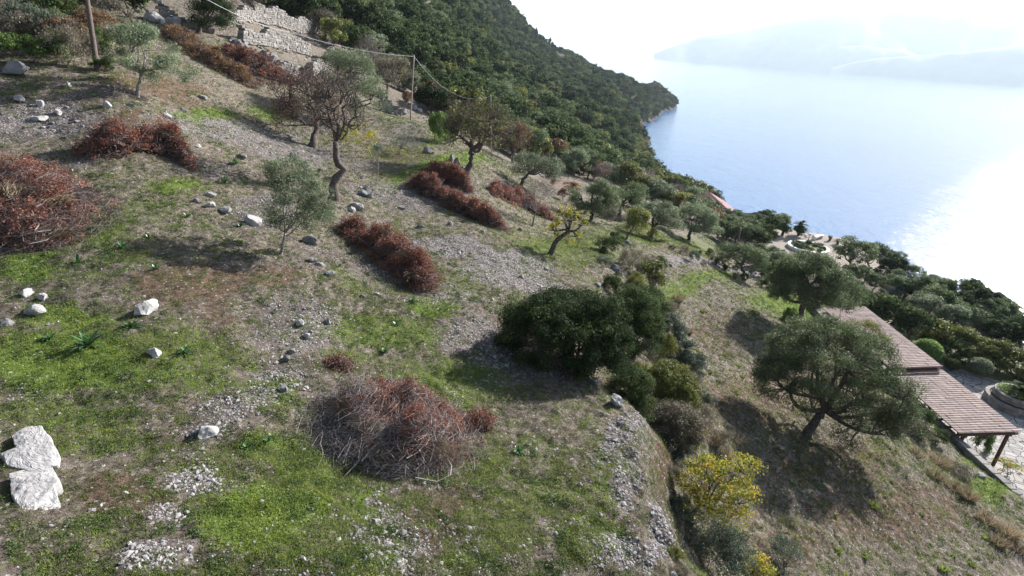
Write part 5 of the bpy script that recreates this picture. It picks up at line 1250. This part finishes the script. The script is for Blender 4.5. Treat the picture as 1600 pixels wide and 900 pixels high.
# round planter with a cycad
pc = at(1583, 634); pc[2] = PZ; pr = 1.75
pt = empty('round_planter', pc, 0, 'two tiered round stone planter standing on the paved patio', 'planter')
for nm, r_, z0, z1 in (('lower_tier', pr, 0, .55), ('upper_tier', pr * .78, .55, 1.0)):
    m = MB(); rg = np.random.default_rng(int(r_ * 10)); rows = int((z1 - z0) / .2)
    for k in range(rows):
        nn = int(2 * math.pi * r_ / .42)
        for i in range(nn):
            a = (i + .5 * (k % 2)) / nn * 2 * math.pi; m.add(*box(math.cos(a) * (r_ - .12), math.sin(a) * (r_ - .12), z0 + (k + .5) * (z1 - z0) / rows, .26, 2 * math.pi * r_ / nn - .015, (z1 - z0) / rows - .012, a, .02), rg.uniform(.35, .9))
    m.build(nm, MT['wall_stone'], pt)
    m = MB(); m.add(*lathe([(0, z1 - .06), (r_ - .2, z1 - .08), (r_ - .2, z0)], 32)); m.build('soil', MT['soil'], pt)
def fronds(name, loc, n_, L, seed, label, cat, el=(0.1, 1.3), leafm='ever', stem=0.0, skirt=False, lw=.16, sr=.09):
    rng = np.random.default_rng(seed); t = empty(name, loc, 0, label, cat)
    tr = MB(); tr.add(*tubes(np.array([[0, 0, -.15], [.03, 0, stem * .5], [0, 0, stem + .1]]), np.array([sr * 1.3, sr, sr * 1.2]), 10)); tr.build('trunk', MT['bark'], t)
    m = MB(); K = 9
    for i in range(n_):
        a = rng.uniform(0, 6.28); e = rng.uniform(*el); s = np.linspace(0, 1, K); l_ = L * rng.uniform(.8, 1.1)
        x = math.cos(e) * s * l_ + .1 * s * s * l_; z = stem + math.sin(e) * s * l_ - .5 * s ** 2.2 * l_
        c_ = np.stack([np.cos(a) * x, np.sin(a) * x, z], 1); m.add(*tubes(c_, np.linspace(.02, .005, K), 3), .3)
        sd = np.array([-math.sin(a), math.cos(a), 0]); u = np.linspace(.1, 1, 26); P = np.stack([np.interp(u, s, c_[:, q]) for q in range(3)], 1)
        wv = l_ * lw * np.sin(np.clip(u * .85 + .12, 0, 1) * math.pi) + .03
        fw = unit(np.gradient(P, axis=0))
        for sg in (-1, 1):
            tip = P + sd * sg * wv[:, None] + fw * wv[:, None] * .5 - [0, 0, .25] * wv[:, None]; hw = l_ * .018
            V = np.stack([P - fw * hw, P + fw * hw, tip], 1).reshape(-1, 3); m.add(V, np.arange(78).reshape(26, 3), rng.uniform(.2, .9))
    m.build('fronds', MT[leafm], t)
    return t
fronds('cycad', pc + [0, 0, 1.0], 44, 1.15, 5, 'dark spiky cycad growing in the round stone planter', 'plant', stem=.25)
m = MB(); rg = np.random.default_rng(3); a = rg.uniform(0, 6.28, 900); r_ = rg.uniform(.3, 1.25, 900); V, Q = leaf_quads(rg, np.stack([np.cos(a) * r_, np.sin(a) * r_, 1.0 + rg.uniform(0, .25, 900)], 1), .12, .6)
m.add(V, Q, np.repeat(rg.uniform(0, 1, 900), 4)); tag(m.build('planter_greenery', MT['bright'], None, loc=pc), 'low bright greenery under the cycad in the round planter', 'plant')

# clipped bushes, hedge and garden trees
def ball(px, by, ty, w_, leaf, label, seed, per=420, z=None):
    p = at(px, by); Z = float(p @ FWD); r_ = w_ / F * Z / 2; h = max((by - ty) / F * Z * 1.05, r_ * 1.3); rng = np.random.default_rng(seed)
    t = empty('clipped_bush', p, 0, label, 'bush'); m = MB(); m.add(*tubes(np.array([[0, 0, -.1], [0, 0, h * .5]]), np.array([.06, .05]), 8)); m.build('trunk', MT['bark'], t)
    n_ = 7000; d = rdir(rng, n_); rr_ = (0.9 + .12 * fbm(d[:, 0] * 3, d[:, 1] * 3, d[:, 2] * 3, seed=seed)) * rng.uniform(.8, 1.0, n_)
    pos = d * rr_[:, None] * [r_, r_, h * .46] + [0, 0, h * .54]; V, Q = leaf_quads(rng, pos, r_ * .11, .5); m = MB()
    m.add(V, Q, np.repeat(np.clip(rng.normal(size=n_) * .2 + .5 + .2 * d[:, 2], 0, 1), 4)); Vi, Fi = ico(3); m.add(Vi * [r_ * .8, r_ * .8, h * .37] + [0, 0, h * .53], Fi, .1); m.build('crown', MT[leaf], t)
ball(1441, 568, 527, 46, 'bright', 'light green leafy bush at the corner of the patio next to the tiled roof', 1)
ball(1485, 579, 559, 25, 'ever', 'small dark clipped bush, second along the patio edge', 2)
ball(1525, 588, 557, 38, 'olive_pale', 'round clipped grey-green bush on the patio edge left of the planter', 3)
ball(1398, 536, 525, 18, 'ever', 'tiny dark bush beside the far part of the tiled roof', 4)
rg = np.random.default_rng(66)
for i in range(34):
    s = i / 33; q = K1 + (K3 - K1) * s * 1.0 + kn * (2.2 + rg.normal() * .5 + (i % 2) * 1.4) ; p = np.array([q[0], q[1], ground(q[0], q[1])])
    plant(['mixed', 'ever', 'mixed'][i % 3], rg, p, rg.uniform(1.5, 2.3), rg.uniform(1.9, 2.8), 'leafy green hedge shrub in the row behind the patio kerb', 'hedge shrub', 'hedge row behind the patio')
def scatter(poly, n_, kinds, hr, label, group, seed, wr=None, mind=8, cat='tree', aspect=1.0):
    rng = np.random.default_rng(seed); xs = [q[0] for q in poly]; ys = [q[1] for q in poly]; got = []; tries = 0
    while len(got) < n_ and tries < 6000:
        tries += 1; x, y = rng.uniform(min(xs), max(xs)), rng.uniform(min(ys), max(ys))
        if not inpoly(np.array([x]), np.array([y]), poly)[0]: continue
        if any((x - a) ** 2 + ((y - b) * 1.8) ** 2 < mind ** 2 for a, b in got): continue
        got.append((x, y)); p = at(x, y); h = rng.uniform(*hr)
        plant(kinds[rng.integers(len(kinds))], rng, p, h, h * rng.uniform(.95, 1.25) if wr is None else rng.uniform(*wr), label, cat, group, sink=0.1)
# garden trees between hedge and sea
for i, (k, x, by, ty, w_, lb) in enumerate([
 ('ever', 1375, 520, 458, 78, 'dark glossy tree beyond the far end of the tiled roof'), ('ever', 1420, 530, 478, 64, 'dark glossy tree next along from the roof end, toward the patio'),
 ('mixed', 1462, 545, 498, 56, 'yellowish green tree over the light green leafy bush'), ('mixed', 1498, 556, 510, 46, 'yellowish green tree behind the round clipped bush'),
 ('opale', 1430, 500, 455, 60, 'silvery olive tree behind the dark glossy trees'), ('opale', 1478, 512, 470, 58, 'silvery olive tree toward the shore above the yellowish trees'),
 ('olive', 1330, 420, 374, 62, 'dark round olive tree right of the ring planter, nearest the plaza'), ('olive', 1357, 418, 380, 46, 'dark olive tree on the shore side of the round one'),
 ('olive', 1364, 454, 424, 34, 'compact round olive standing alone below the two dark ones'), ('gbush', 1392, 470, 446, 40, 'low grey-green shrub in the garden near the compact round olive'),
 ('olive', 1305, 512, 478, 40, 'olive crown tucked behind the large dark one, touching the roof'), ('bright', 1525, 700, 658, 34, 'bright leafy shrub in front of the near post of the shelter'),
 ('bright', 1235, 505, 478, 30, 'bright green shrub at the foot of the large dark olive'), ('bush', 1305, 520, 505, 30, 'dark low shrub along the wall behind the large dark olive'),
 ('bush', 1438, 655, 632, 36, 'green shrub on the bank below the shelter roof'), ('bush', 1462, 690, 668, 36, 'green shrub lower on the bank toward the shelter post'),
 ('scrub', 1500, 745, 722, 50, 'dry feathery shrub on the bank under the retaining wall'), ('yellow', 1575, 742, 715, 40, 'small bush with yellowish leaves near the right edge below the patio'),
 ('bush', 1265, 402, 394, 20, 'low plant at the rim of the ring planter')]):
    plant_px(k, 600 + i, x, by, ty, w_, lb, 'tree' if k in ('ever', 'mixed', 'opale', 'olive') else 'bush', sink=.1)
scatter([(1375, 425), (1400, 420), (1440, 432), (1480, 452), (1530, 478), (1600, 508), (1600, 560), (1540, 530), (1480, 505), (1430, 480), (1390, 465)], 46, ['olive', 'ever', 'olive', 'dark'], (1.7, 2.9), 'dark shore side tree in the belt between garden and sea', 'trees in the belt between garden and sea', 11, mind=15)
scatter([(1600, 510), (1600, 575), (1800, 640), (1800, 560)], 14, ['olive', 'ever'], (3.0, 4.6), 'dark shore side tree in the belt between garden and sea', 'trees in the belt between garden and sea', 12, mind=20)
scatter([(1110, 352), (1150, 358), (1185, 372), (1192, 388), (1180, 398), (1150, 388), (1120, 372)], 24, ['olive', 'opale', 'ever'], (2.1, 3.2), 'olive tree in the grove between the red roofed house and the plaza', 'trees in the grove before the plaza', 13, mind=13)
scatter([(1150, 345), (1190, 347), (1225, 357), (1215, 364), (1160, 357)], 16, ['ever', 'dark', 'olive'], (1.5, 2.5), 'dark round tree on the shore edge between the red roofed house and the palms', 'shore edge trees by the palms', 14, mind=12)
scatter([(1190, 402), (1212, 412), (1225, 425), (1215, 440), (1195, 440), (1180, 422)], 10, ['olive', 'opale', 'ever'], (1.6, 2.3), 'olive tree just uphill of the plaza', 'olive trees just uphill of the plaza', 15, mind=14)
scatter([(1290, 425), (1345, 440), (1375, 480), (1345, 490), (1310, 455)], 9, ['gbush', 'bush', 'olive'], (1.0, 2.2), 'low green shrub in the garden below the plaza', 'low shrubs below the plaza', 16, mind=15, cat='bush')
# the mixed grove along the lower edge of the wood
scatter([(770, 222), (830, 246), (900, 270), (960, 290), (1060, 322), (1105, 340), (1118, 362), (1075, 352), (1040, 335), (985, 308), (930, 288), (870, 268), (800, 246)], 85, ['opale', 'olive', 'mixed', 'rusty', 'bare', 'olive', 'mixed', 'yellow'], (2.6, 4.6), 'olive or autumn coloured tree in the mixed grove below the dark wood', 'mixed grove below the dark wood', 17, mind=10)
scatter([(860, 290), (905, 300), (960, 330), (950, 350), (900, 340), (860, 310)], 9, ['rusty', 'scrub', 'bush', 'gbush'], (0.8, 1.6), 'low shrub between the olives on the upper slope', 'low shrubs between the olives', 18, mind=12, cat='bush')
scatter([(1030, 385), (1075, 392), (1130, 405), (1190, 440), (1215, 470), (1190, 465), (1120, 425), (1060, 402)], 16, ['gbush', 'scrub', 'bush'], (0.5, 1.1), 'low shrub beside the pale path', 'low shrubs along the pale path', 19, mind=12, cat='bush')
scatter([(0, 10), (120, 0), (185, 30), (170, 90), (120, 100), (0, 60)], 44, ['scrub', 'bush', 'scrub', 'rusty', 'gbush', 'ybush'], (0.9, 2.0), 'dry scrub bush on the bank behind the leaning pole', 'scrub on the bank behind the leaning pole', 20, mind=13, cat='bush')
scatter([(60, -60), (600, -60), (560, 10), (440, 5), (400, -20), (240, -30), (120, -20)], 26, ['ever', 'dark', 'mixed'], (3.0, 5.0), 'evergreen tree above the terrace walls at the top edge', 'evergreen trees above the terrace walls', 21, mind=22)
scatter([(520, 60), (575, 75), (640, 112), (690, 170), (700, 200), (660, 170), (620, 140), (570, 100), (520, 85)], 22, ['ever', 'dark', 'mixed', 'opale'], (3.0, 4.6), 'evergreen tree on the near edge of the dark wood', 'evergreen trees on the near edge of the wood', 22, mind=12)

# ring planter, palms and lamp on the plaza
rc = at(1262, 389); rr0 = 30 / F * float(rc @ FWD)
rp = empty('ring_planter', rc, 0, 'large white rimmed round bed in the middle of the plaza', 'planter')
m = MB(); m.add(*lathe([(rr0, -.1), (rr0, .38), (rr0 - .35, .38), (rr0 - .35, -.05)], 64)); m.build('rim', MT['white'], rp)
m = MB(); m.add(*lathe([(rr0 - .36, .12), (rr0 * .5, .3), (.01, .4)], 48)); m.build('soil', gsoil, rp)
rg = np.random.default_rng(8)
for i in range(22):
    a = rg.uniform(0, 6.28); r_ = rr0 * .8 * math.sqrt(rg.uniform()); plant(['bush', 'gbush', 'bright'][i % 3], rg, rc + [math.cos(a) * r_, math.sin(a) * r_, .12], rg.uniform(.35, .7), rg.uniform(.7, 1.2), 'low plant growing inside the white rimmed round bed', 'plant', 'plants inside the round bed')
lp = at(1256, 400); Z = float(lp @ FWD); lh = 32 / F * Z
lt = empty('street_lamp', lp, 0, 'dark lamp post with white globes standing at the rim of the round bed', 'street lamp')
m = MB(); m.add(*tubes(np.array([[0, 0, -.1], [0, 0, lh * .5], [0, 0, lh]]), np.array([.07, .05, .04]), 10)); m.add(*tubes(np.array([[-.5, 0, lh - .2], [0, 0, lh - .05], [.5, 0, lh - .2]]), np.full(3, .03), 8)); m.build('post', MT['metal'], lt)
for k in (-.5, 0, .5):
    m = MB(); Vi, Fi = ico(2); m.add(Vi * .2 + [k, 0, lh + (.05 if k else .22)], Fi); m.build('globe', MT['white'], lt, True)
for i, (x, by, ty, w_, lb) in enumerate([(1222, 368, 335, 24, 'bushy palm tree by the sea, left of the two beyond the plaza'), (1247, 368, 341, 26, 'bushy palm tree by the sea, right of the two beyond the plaza'), (1296, 376, 367, 10, 'small palm on the shore side of the round bed'),
        (1308, 382, 371, 12, 'small palm nearest the dark round olive'), (1199, 348, 332, 14, 'small palm left of the two bushy ones')]):
    p, Z, h, ww = sized(x, by, ty, w_); fronds('palm_tree', p, 40 if w_ > 20 else 22, ww * .55, 30 + i, lb, 'palm tree', stem=h * .62, el=(-.5, 1.3), sr=.16, lw=.2)
    if w_ > 20:
        plant('ever', np.random.default_rng(i), p, h * .55, ww * .9, 'dense shrub wrapped round the trunk of the %s bushy palm' % ('left' if i == 0 else 'right'), 'bush')
bm = empty('bench', at(1277, 373), .6, 'low white bench on the plaza beyond the round bed', 'bench')
m = MB(); m.add(*box(0, 0, .42, 2.4, .5, .08, 0, .01)); m.build('seat', MT['white'], bm)
for k in (-1, 1): m = MB(); m.add(*box(k * .9, 0, .19, .12, .45, .38)); m.build('leg', MT['white'], bm)
a_, b_ = at(1507, 527), at(1553, 545)
m = MB(); L = np.linalg.norm((b_ - a_)[:2]); m.add(*box(0, 0, .2, L, .3, .8, math.atan2(b_[1] - a_[1], b_[0] - a_[0]), .02)); tag(m.build('low_wall', MT['white'], None, loc=(a_ + b_) / 2), 'low white garden wall among the trees near the sea', 'wall')

# houses
def house(name, loc, rz, L, W, h, rh, label, roofc, eave=.4, wallc='white'):
    t = empty(name, loc, rz, label, 'house'); m = MB(); hw = W / 2
    V = np.array([(x, y, z) for x in (-L / 2, L / 2) for (y, z) in ((-hw, -1.5), (-hw, h), (0, h + rh), (hw, h), (hw, -1.5))])
    m.add(V, [np.array([[0, 1, 6, 5], [3, 4, 9, 8], [1, 2, 7, 6], [2, 3, 8, 7]]), np.array([[4, 3, 2, 1, 0], [5, 6, 7, 8, 9]])]); m.build('wall', MT[wallc], t)
    for s in (-1, 1):
        m = MB(); n_ = int(L / .5); e = hw + eave; sl = rh / hw
        for k in range(n_):
            x0 = -L / 2 - .3 + (L + .6) * k / n_; x1 = -L / 2 - .3 + (L + .6) * (k + 1) / n_ - .05
            V = np.array([(x, s * y, z) for x in (x0, x1) for (y, z) in ((0, h + rh + .18), (e, h + .18 - eave * sl), (e, h + .06 - eave * sl), (0, h + rh + .06))])
            m.add(V, [np.array([[0, 1, 5, 4], [1, 2, 6, 5], [2, 3, 7, 6], [3, 0, 4, 7], [0, 3, 2, 1], [4, 5, 6, 7]])], .4 + .2 * (k % 2))
        m.build('roof', roofc, t)
    for k in (-1, 0, 1):
        for s in (-1, 1):
            m = MB(); m.add(*box(k * L * .3, s * (hw + .01), h * .55, .9, .06, 1.1)); m.build('window', MT['metal'], t)
    m = MB(); m.add(*box(L / 2 + .01, 0, 1.0, .06, .95, 2.0)); m.build('door', MT['wood'], t)
    return t
red = leaf_mat('dull_red_tiles', [(0, (0.14, 0.05, 0.06)), (1, (0.24, 0.09, 0.10))], 0.0, .8)
ph = at(1115, 343); pa, pb = at(1098, 336), at(1134, 352); ang = math.atan2(pb[1] - pa[1], pb[0] - pa[0])
house('house', ph, ang, 9.5, 5, 1.9, 1.2, 'long low house with a dull red roof and white gable among trees by the sea', red)
pf = at(872, 97); house('house', pf, .3, 8, 6, 5, 1.6, 'small lone house with pale walls high in the far wood', tl)

# rocks in the sea along the far shore
def sea_at(px, py):
    d = ray(px, py); return d * (SEA / d[2])
for i, (x, y, w_, lb) in enumerate([(1010, 213, 15, 'largest dark sea rock off the wooded shore'), (1003, 205, 10, 'dark sea rock between the largest one and the point above'), (1013, 189, 14, 'long dark rock spur running out from the shore'),
        (1005, 197, 12, 'dark shore rock below the spur'), (1009, 178, 6, 'tiny sea rock near the cape, left of a pair'), (1014, 180, 5, 'tiny sea rock near the cape, right of a pair'), (1014, 226, 7, 'small dark rock below the largest sea rock'),
        (1016, 240, 7, 'small dark rock close under the wooded shore'), (1040, 258, 4, 'tiny lone rock furthest out on the blue water'), (1012, 232, 6, 'small rock touching the shore below the others'), (1028, 169, 26, 'dark rocky foot of the wooded cape'), (1042, 170, 12, 'dark rocky tip of the cape')]):
    p = sea_at(x, y + 2); Z = float(p @ FWD); s = w_ / F * Z / 2; V, Fc = rock_mesh(np.random.default_rng(700 + i), 1.0, (s, s * .7, s * .6), cuts=12, rough=.14)
    m = MB(); m.add(V, Fc, np.full(len(V), .5)); tag(m.build('sea_rock', MT['sea_rock'], None, loc=p), lb, 'rock')
for i, (x, y, h) in enumerate([(822, 54, 11), (829, 62, 8), (837, 60, 13), (843, 64, 9), (848, 65, 10), (858, 71, 12), (862, 72, 9), (770, 32, 9), (788, 40, 8), (873, 80, 9), (965, 132, 8), (808, 52, 9)]):
    plant('cypress', np.random.default_rng(800 + i), at(x, y + 9), h, 2.6, 'slender dark cypress rising above the skyline of the far wood', 'tree', 'cypresses on the skyline')

# ------------------------------------------------------------------ the wood itself
rg = np.random.default_rng(2024); sp_ = 3.7
X, Y = np.meshgrid(np.arange(-175, 180, sp_), np.arange(40, 760, sp_)); X = (X + rg.uniform(-1.6, 1.6, X.shape)).ravel(); Y = (Y + rg.uniform(-1.6, 1.6, Y.shape)).ravel()
k = in_wood(X, Y); X, Y = X[k], Y[k]; Hh = H(X, Y); P = np.stack([X, Y, Hh], 1); qx, qy, qz = proj(P)
k = (Hh > SEA + 0.9) & (qz > 40) & (qx > -250) & (qx < 1500) & (qy > -260) & (qy < 500)
P = P[k]; qx, qy, qz = qx[k], qy[k], qz[k]
# keep out of bare clearings
clr = fbm(P[:, 0] / 14, P[:, 1] / 14, seed=90, octv=3) > 0.36
P, qx, qy, qz = P[~clr], qx[~clr], qy[~clr], qz[~clr]
# what hides behind the ridge: test the sight line to each crown
vis = np.ones(len(P), bool); ts = np.linspace(0.35, 0.97, 26)
tipP = P + [0, 0, 6.0]
for t in ts:
    q = tipP * t; g = base_h(q[:, 0], q[:, 1]); vis &= q[:, 2] > g - 2.5
P, qx, qy, qz = P[vis], qx[vis], qy[vis], qz[vis]
inv = (qx > 0) & (qx < 1600) & (qy > 0) & (qy < 900)
order = np.argsort(np.where(inv, qz, 1e9)); near = order[:300]; rest = np.setdiff1d(np.arange(len(P)), near)
lowz = fbm(P[:, 0] / 25, P[:, 1] / 25, seed=91, octv=3)
def wood_kind(i):
    r_ = rg.uniform()
    if r_ < 0.56: return 'ever'
    if r_ < 0.72: return 'dark'
    if r_ < 0.86: return 'olive'
    if r_ < 0.96 or lowz[i] < 0.1: return 'mixed'
    return 'rusty'
for i in near:
    h = rg.uniform(3.4, 6.2); plant(wood_kind(i), rg, P[i], h, h * rg.uniform(.95, 1.3), 'dense dark evergreen tree in the near part of the hillside wood', 'tree', 'trees in the near part of the hillside wood', sink=0.5)
src = bpy.data.collections.new('wood_models'); order_k = []
for kd_ in ('ever', 'dark', 'olive', 'mixed', 'rusty'):
    for (nm, wm, lm, h0, w0) in TEMPLATES[kd_]:
        o = bpy.data.objects.new('%02d' % len(order_k), lm); src.objects.link(o); order_k.append(kd_)
by_kind = {q: [j for j, k_ in enumerate(order_k) if k_ == q] for q in set(order_k)}
ids = np.array([int(rg.choice(by_kind[wood_kind(i)])) for i in rest])
me = bpy.data.meshes.new('wood'); me.vertices.add(len(rest)); me.vertices.foreach_set('co', (P[rest] - [0, 0, .6]).astype(np.float32).ravel())
for nm, tp_, val in (('idx', 'INT', ids.astype(np.int32)), ('rot', 'FLOAT', rg.uniform(0, 6.28, len(rest)).astype(np.float32)), ('sz', 'FLOAT', rg.uniform(0.6, 1.0, len(rest)) ** 1.0 * rg.choice([.7, 1.0, 1.5], len(rest)).astype(np.float32))):
    a = me.attributes.new(nm, tp_, 'POINT'); a.data.foreach_set('value', val)
wo = bpy.data.objects.new('wood', me); C.objects.link(wo); tag(wo, 'dense evergreen wood covering the mountainside down to the sea', 'wood', kind='stuff')
ng = bpy.data.node_groups.new('wood', 'GeometryNodeTree'); ng.interface.new_socket('Geometry', in_out='INPUT', socket_type='NodeSocketGeometry'); ng.interface.new_socket('Geometry', in_out='OUTPUT', socket_type='NodeSocketGeometry')
gi = ng.nodes.new('NodeGroupInput'); go = ng.nodes.new('NodeGroupOutput'); ip = ng.nodes.new('GeometryNodeInstanceOnPoints'); ci = ng.nodes.new('GeometryNodeCollectionInfo')
ci.inputs['Collection'].default_value = src; ci.inputs['Separate Children'].default_value = True; ci.inputs['Reset Children'].default_value = True; ip.inputs['Pick Instance'].default_value = True
def na(nm, ty):
    q = ng.nodes.new('GeometryNodeInputNamedAttribute'); q.data_type = ty; q.inputs[0].default_value = nm; return q.outputs[0]
cx = ng.nodes.new('ShaderNodeCombineXYZ'); ng.links.new(na('rot', 'FLOAT'), cx.inputs[2])
ng.links.new(gi.outputs[0], ip.inputs['Points']); ng.links.new(ci.outputs[0], ip.inputs['Instance']); ng.links.new(na('idx', 'INT'), ip.inputs['Instance Index']); ng.links.new(cx.outputs[0], ip.inputs['Rotation']); ng.links.new(na('sz', 'FLOAT'), ip.inputs['Scale'])
ng.links.new(ip.outputs[0], go.inputs[0]); wo.modifiers.new('wood', 'NODES').node_group = ng

# ------------------------------------------------------------------ ground cover as geometry
rg = np.random.default_rng(4242)
def field(n_, r0, r1, az0=-50, az1=50, power=0.0):
    a = np.radians(rg.uniform(az0, az1, n_)); r_ = np.exp(rg.uniform(math.log(r0), math.log(r1), n_)); return np.sin(a) * r_, np.cos(a) * r_, r_
def stones(name, n_, key, label, smin, smax, mat='gravel', thr=.35, r1=75):
    x, y, r_ = field(n_, 4.5, r1); cvv = cover(x, y); nzz = fbm(x / .7, y / .7, seed=55) * .5
    if key == 'gravel': k = (cvv['gravel'] + nzz * 1.1 + rg.uniform(-.75, .3, n_)) > thr
    else: k = (rg.uniform(0, 1, n_) < (.55 - .4 * cvv['green'] - .3 * cvv['soil']) * (1 - .75 * smooth(5, 8, x)))
    k &= (flat_mask(x, y) < .02); x, y, r_ = x[k], y[k], r_[k]; N = len(x); z = H(x, y)
    s = np.exp(rg.uniform(math.log(smin), math.log(smax), N) + np.clip(rg.normal(size=N) * .25, -1, .9)) * np.maximum(1, r_ / 14) ** .55
    Vi, Fi = ico(1); nv = len(Vi); V = Vi[None] * (1 + rg.normal(size=(N, nv, 1)) * .2) * (s[:, None] * np.stack([rg.uniform(.7, 1.4, N), rg.uniform(.7, 1.4, N), rg.uniform(.45, .9, N)], 1))[:, None]
    a = rg.uniform(0, 6.28, N); c_, s_ = np.cos(a)[:, None], np.sin(a)[:, None]
    V = np.stack([V[:, :, 0] * c_ - V[:, :, 1] * s_, V[:, :, 0] * s_ + V[:, :, 1] * c_, V[:, :, 2]], -1) + np.stack([x, y, z + s * .05], 1)[:, None]
    m = MB(); m.add(V.reshape(-1, 3), (Fi[None] + (np.arange(N) * nv)[:, None, None]).reshape(-1, 3), np.repeat(np.clip(.55 + rg.normal(size=N) * .33, 0, 1.3), nv))
    tag(m.build(name, MT[mat]), label, name.replace('_', ' '), kind='stuff')
stones('gravel', 210000, 'gravel', 'pale limestone gravel and scree scattered over the slope', .007, .028)
stones('scree', 26000, 'gravel', 'larger broken stones of the scree', .016, .055, 'gravel', .75)
stones('loose_stones', 14000, 'any', 'single loose pale stones strewn over the grass', .006, .03, 'gravel')
def blades(name, n_, key, label, hmin, hmax, tone, thr, r1=60, per=7, spread=.05, w0=.004, flat_=.5, mat='blade'):
    x, y, r_ = field(n_, 4.5, r1); cvv = cover(x, y); nzz = fbm(x / .8, y / .8, seed=56) * .6
    if key == 'green': f = cvv['green'] - .35 * cvv['gravel'] + nzz * .8 + .8 * fbm(x / .27, y / .27, seed=58, octv=3); k = f > thr
    elif key == 'dry': f = .6 - cvv['green'] * .7 - cvv['gravel'] * .7 + nzz; k = f > thr
    k &= (flat_mask(x, y) < .02) & ~in_wood(x, y); x, y, r_, f = x[k], y[k], r_[k], f[k]; N = len(x); z = H(x, y); sc = np.maximum(1, r_ / 12) ** .7
    bx = (x[:, None] + rg.normal(size=(N, per)) * (spread * sc)[:, None]).ravel(); by = (y[:, None] + rg.normal(size=(N, per)) * (spread * sc)[:, None]).ravel(); bz = np.repeat(z, per) - .005
    st = np.stack([bx, by, bz], 1); M_ = N * per; d = rg.normal(size=(M_, 3)) * flat_; d[:, 2] = 1; d = unit(d); h = np.repeat(sc, per) * rg.uniform(hmin, hmax, M_); w_ = (np.repeat(sc, per) * w0 * rg.uniform(.7, 1.4, M_))[:, None]
    s_ = unit(np.cross(d, rdir(rg, M_))); V = np.stack([st - s_ * w_, st + s_ * w_, st + d * h[:, None]], 1).reshape(-1, 3)
    tt = np.clip(np.repeat(rg.uniform(tone[0], tone[1], N) + .15 * np.clip(f, -1, 1), per) + rg.normal(size=M_) * .08, 0, 1)
    if key == 'dry': tt = np.clip(tt + .13 * smooth(5, 9, bx), 0, .62)
    m = MB(); m.add(V, np.arange(M_ * 3).reshape(M_, 3), np.repeat(tt, 3)); tag(m.build(name, MT[mat]), label, name.replace('_', ' '), kind='stuff')
blades('grass', 130000, 'green', 'short fresh green grass in patches over the slope', .02, .065, (.42, .88), .15, per=8, spread=.045, w0=.0045)
blades('weeds', 34000, 'green', 'small leafy weeds among the grass', .02, .05, (.40, .66), -.22, per=9, spread=.03, w0=.012, flat_=1.3)
blades('dry_grass', 140000, 'dry', 'short dry brown grass and stubble over the slope', .025, .075, (.0, .5), .10, per=7, spread=.05, w0=.0035, flat_=1.2)

def herbs(name, n_, label):
    x, y, r_ = field(n_, 4.5, 70); cvv = cover(x, y); a_ = fbm(x / .38, y / .38, seed=71, octv=2); b_ = fbm(x / 3.1, y / 3.1, seed=72, octv=3)
    k = (a_ + .9 * b_ + .35 * cvv['green'] - .35 * cvv['gravel'] - .2 * cvv['soil'] > .30) & (flat_mask(x, y) < .02) & ~in_wood(x, y)
    x, y, r_ = x[k], y[k], r_[k]; N = len(x); z = H(x, y); sc = np.maximum(1, r_ / 12) ** .75; per = 12
    d = rdir(rg, N * per); d[:, 2] = np.abs(d[:, 2]); c_ = np.repeat(np.stack([x, y, z], 1), per, 0) + d * (np.repeat(sc, per) * .045 * rg.uniform(.3, 1.2, N * per))[:, None]
    V, Q = leaf_quads(rg, c_, np.repeat(sc, per)[:, None] * .024, .6)
    m = MB(); m.add(V, Q, np.repeat(np.clip(np.repeat(rg.uniform(.2, .8, N), per) + rg.normal(size=N * per) * .15, 0, 1), 4)); tag(m.build(name, MT['herb']), label, 'herbs', kind='stuff')
herbs('herbs', 150000, 'small dark green leafy herbs dotted over the slope')
for i, (x, y, w_) in enumerate([(1110, 690, 34), (1135, 715, 30), (1095, 675, 26), (1150, 690, 30), (1460, 745, 30), (1490, 765, 34), (1540, 815, 34), (1560, 850, 30), (1430, 712, 26), (1590, 860, 34), (1120, 740, 26), (1060, 470, 22), (1075, 520, 20), (1020, 650, 24)]):
    tuft(1000 + i, x, y, w_, 'tall pale dry grass clump at the edge of the dry field', tone=(0, 1), group='tall dry grass clumps round the field', name='dry_grass_clump', n_=150)
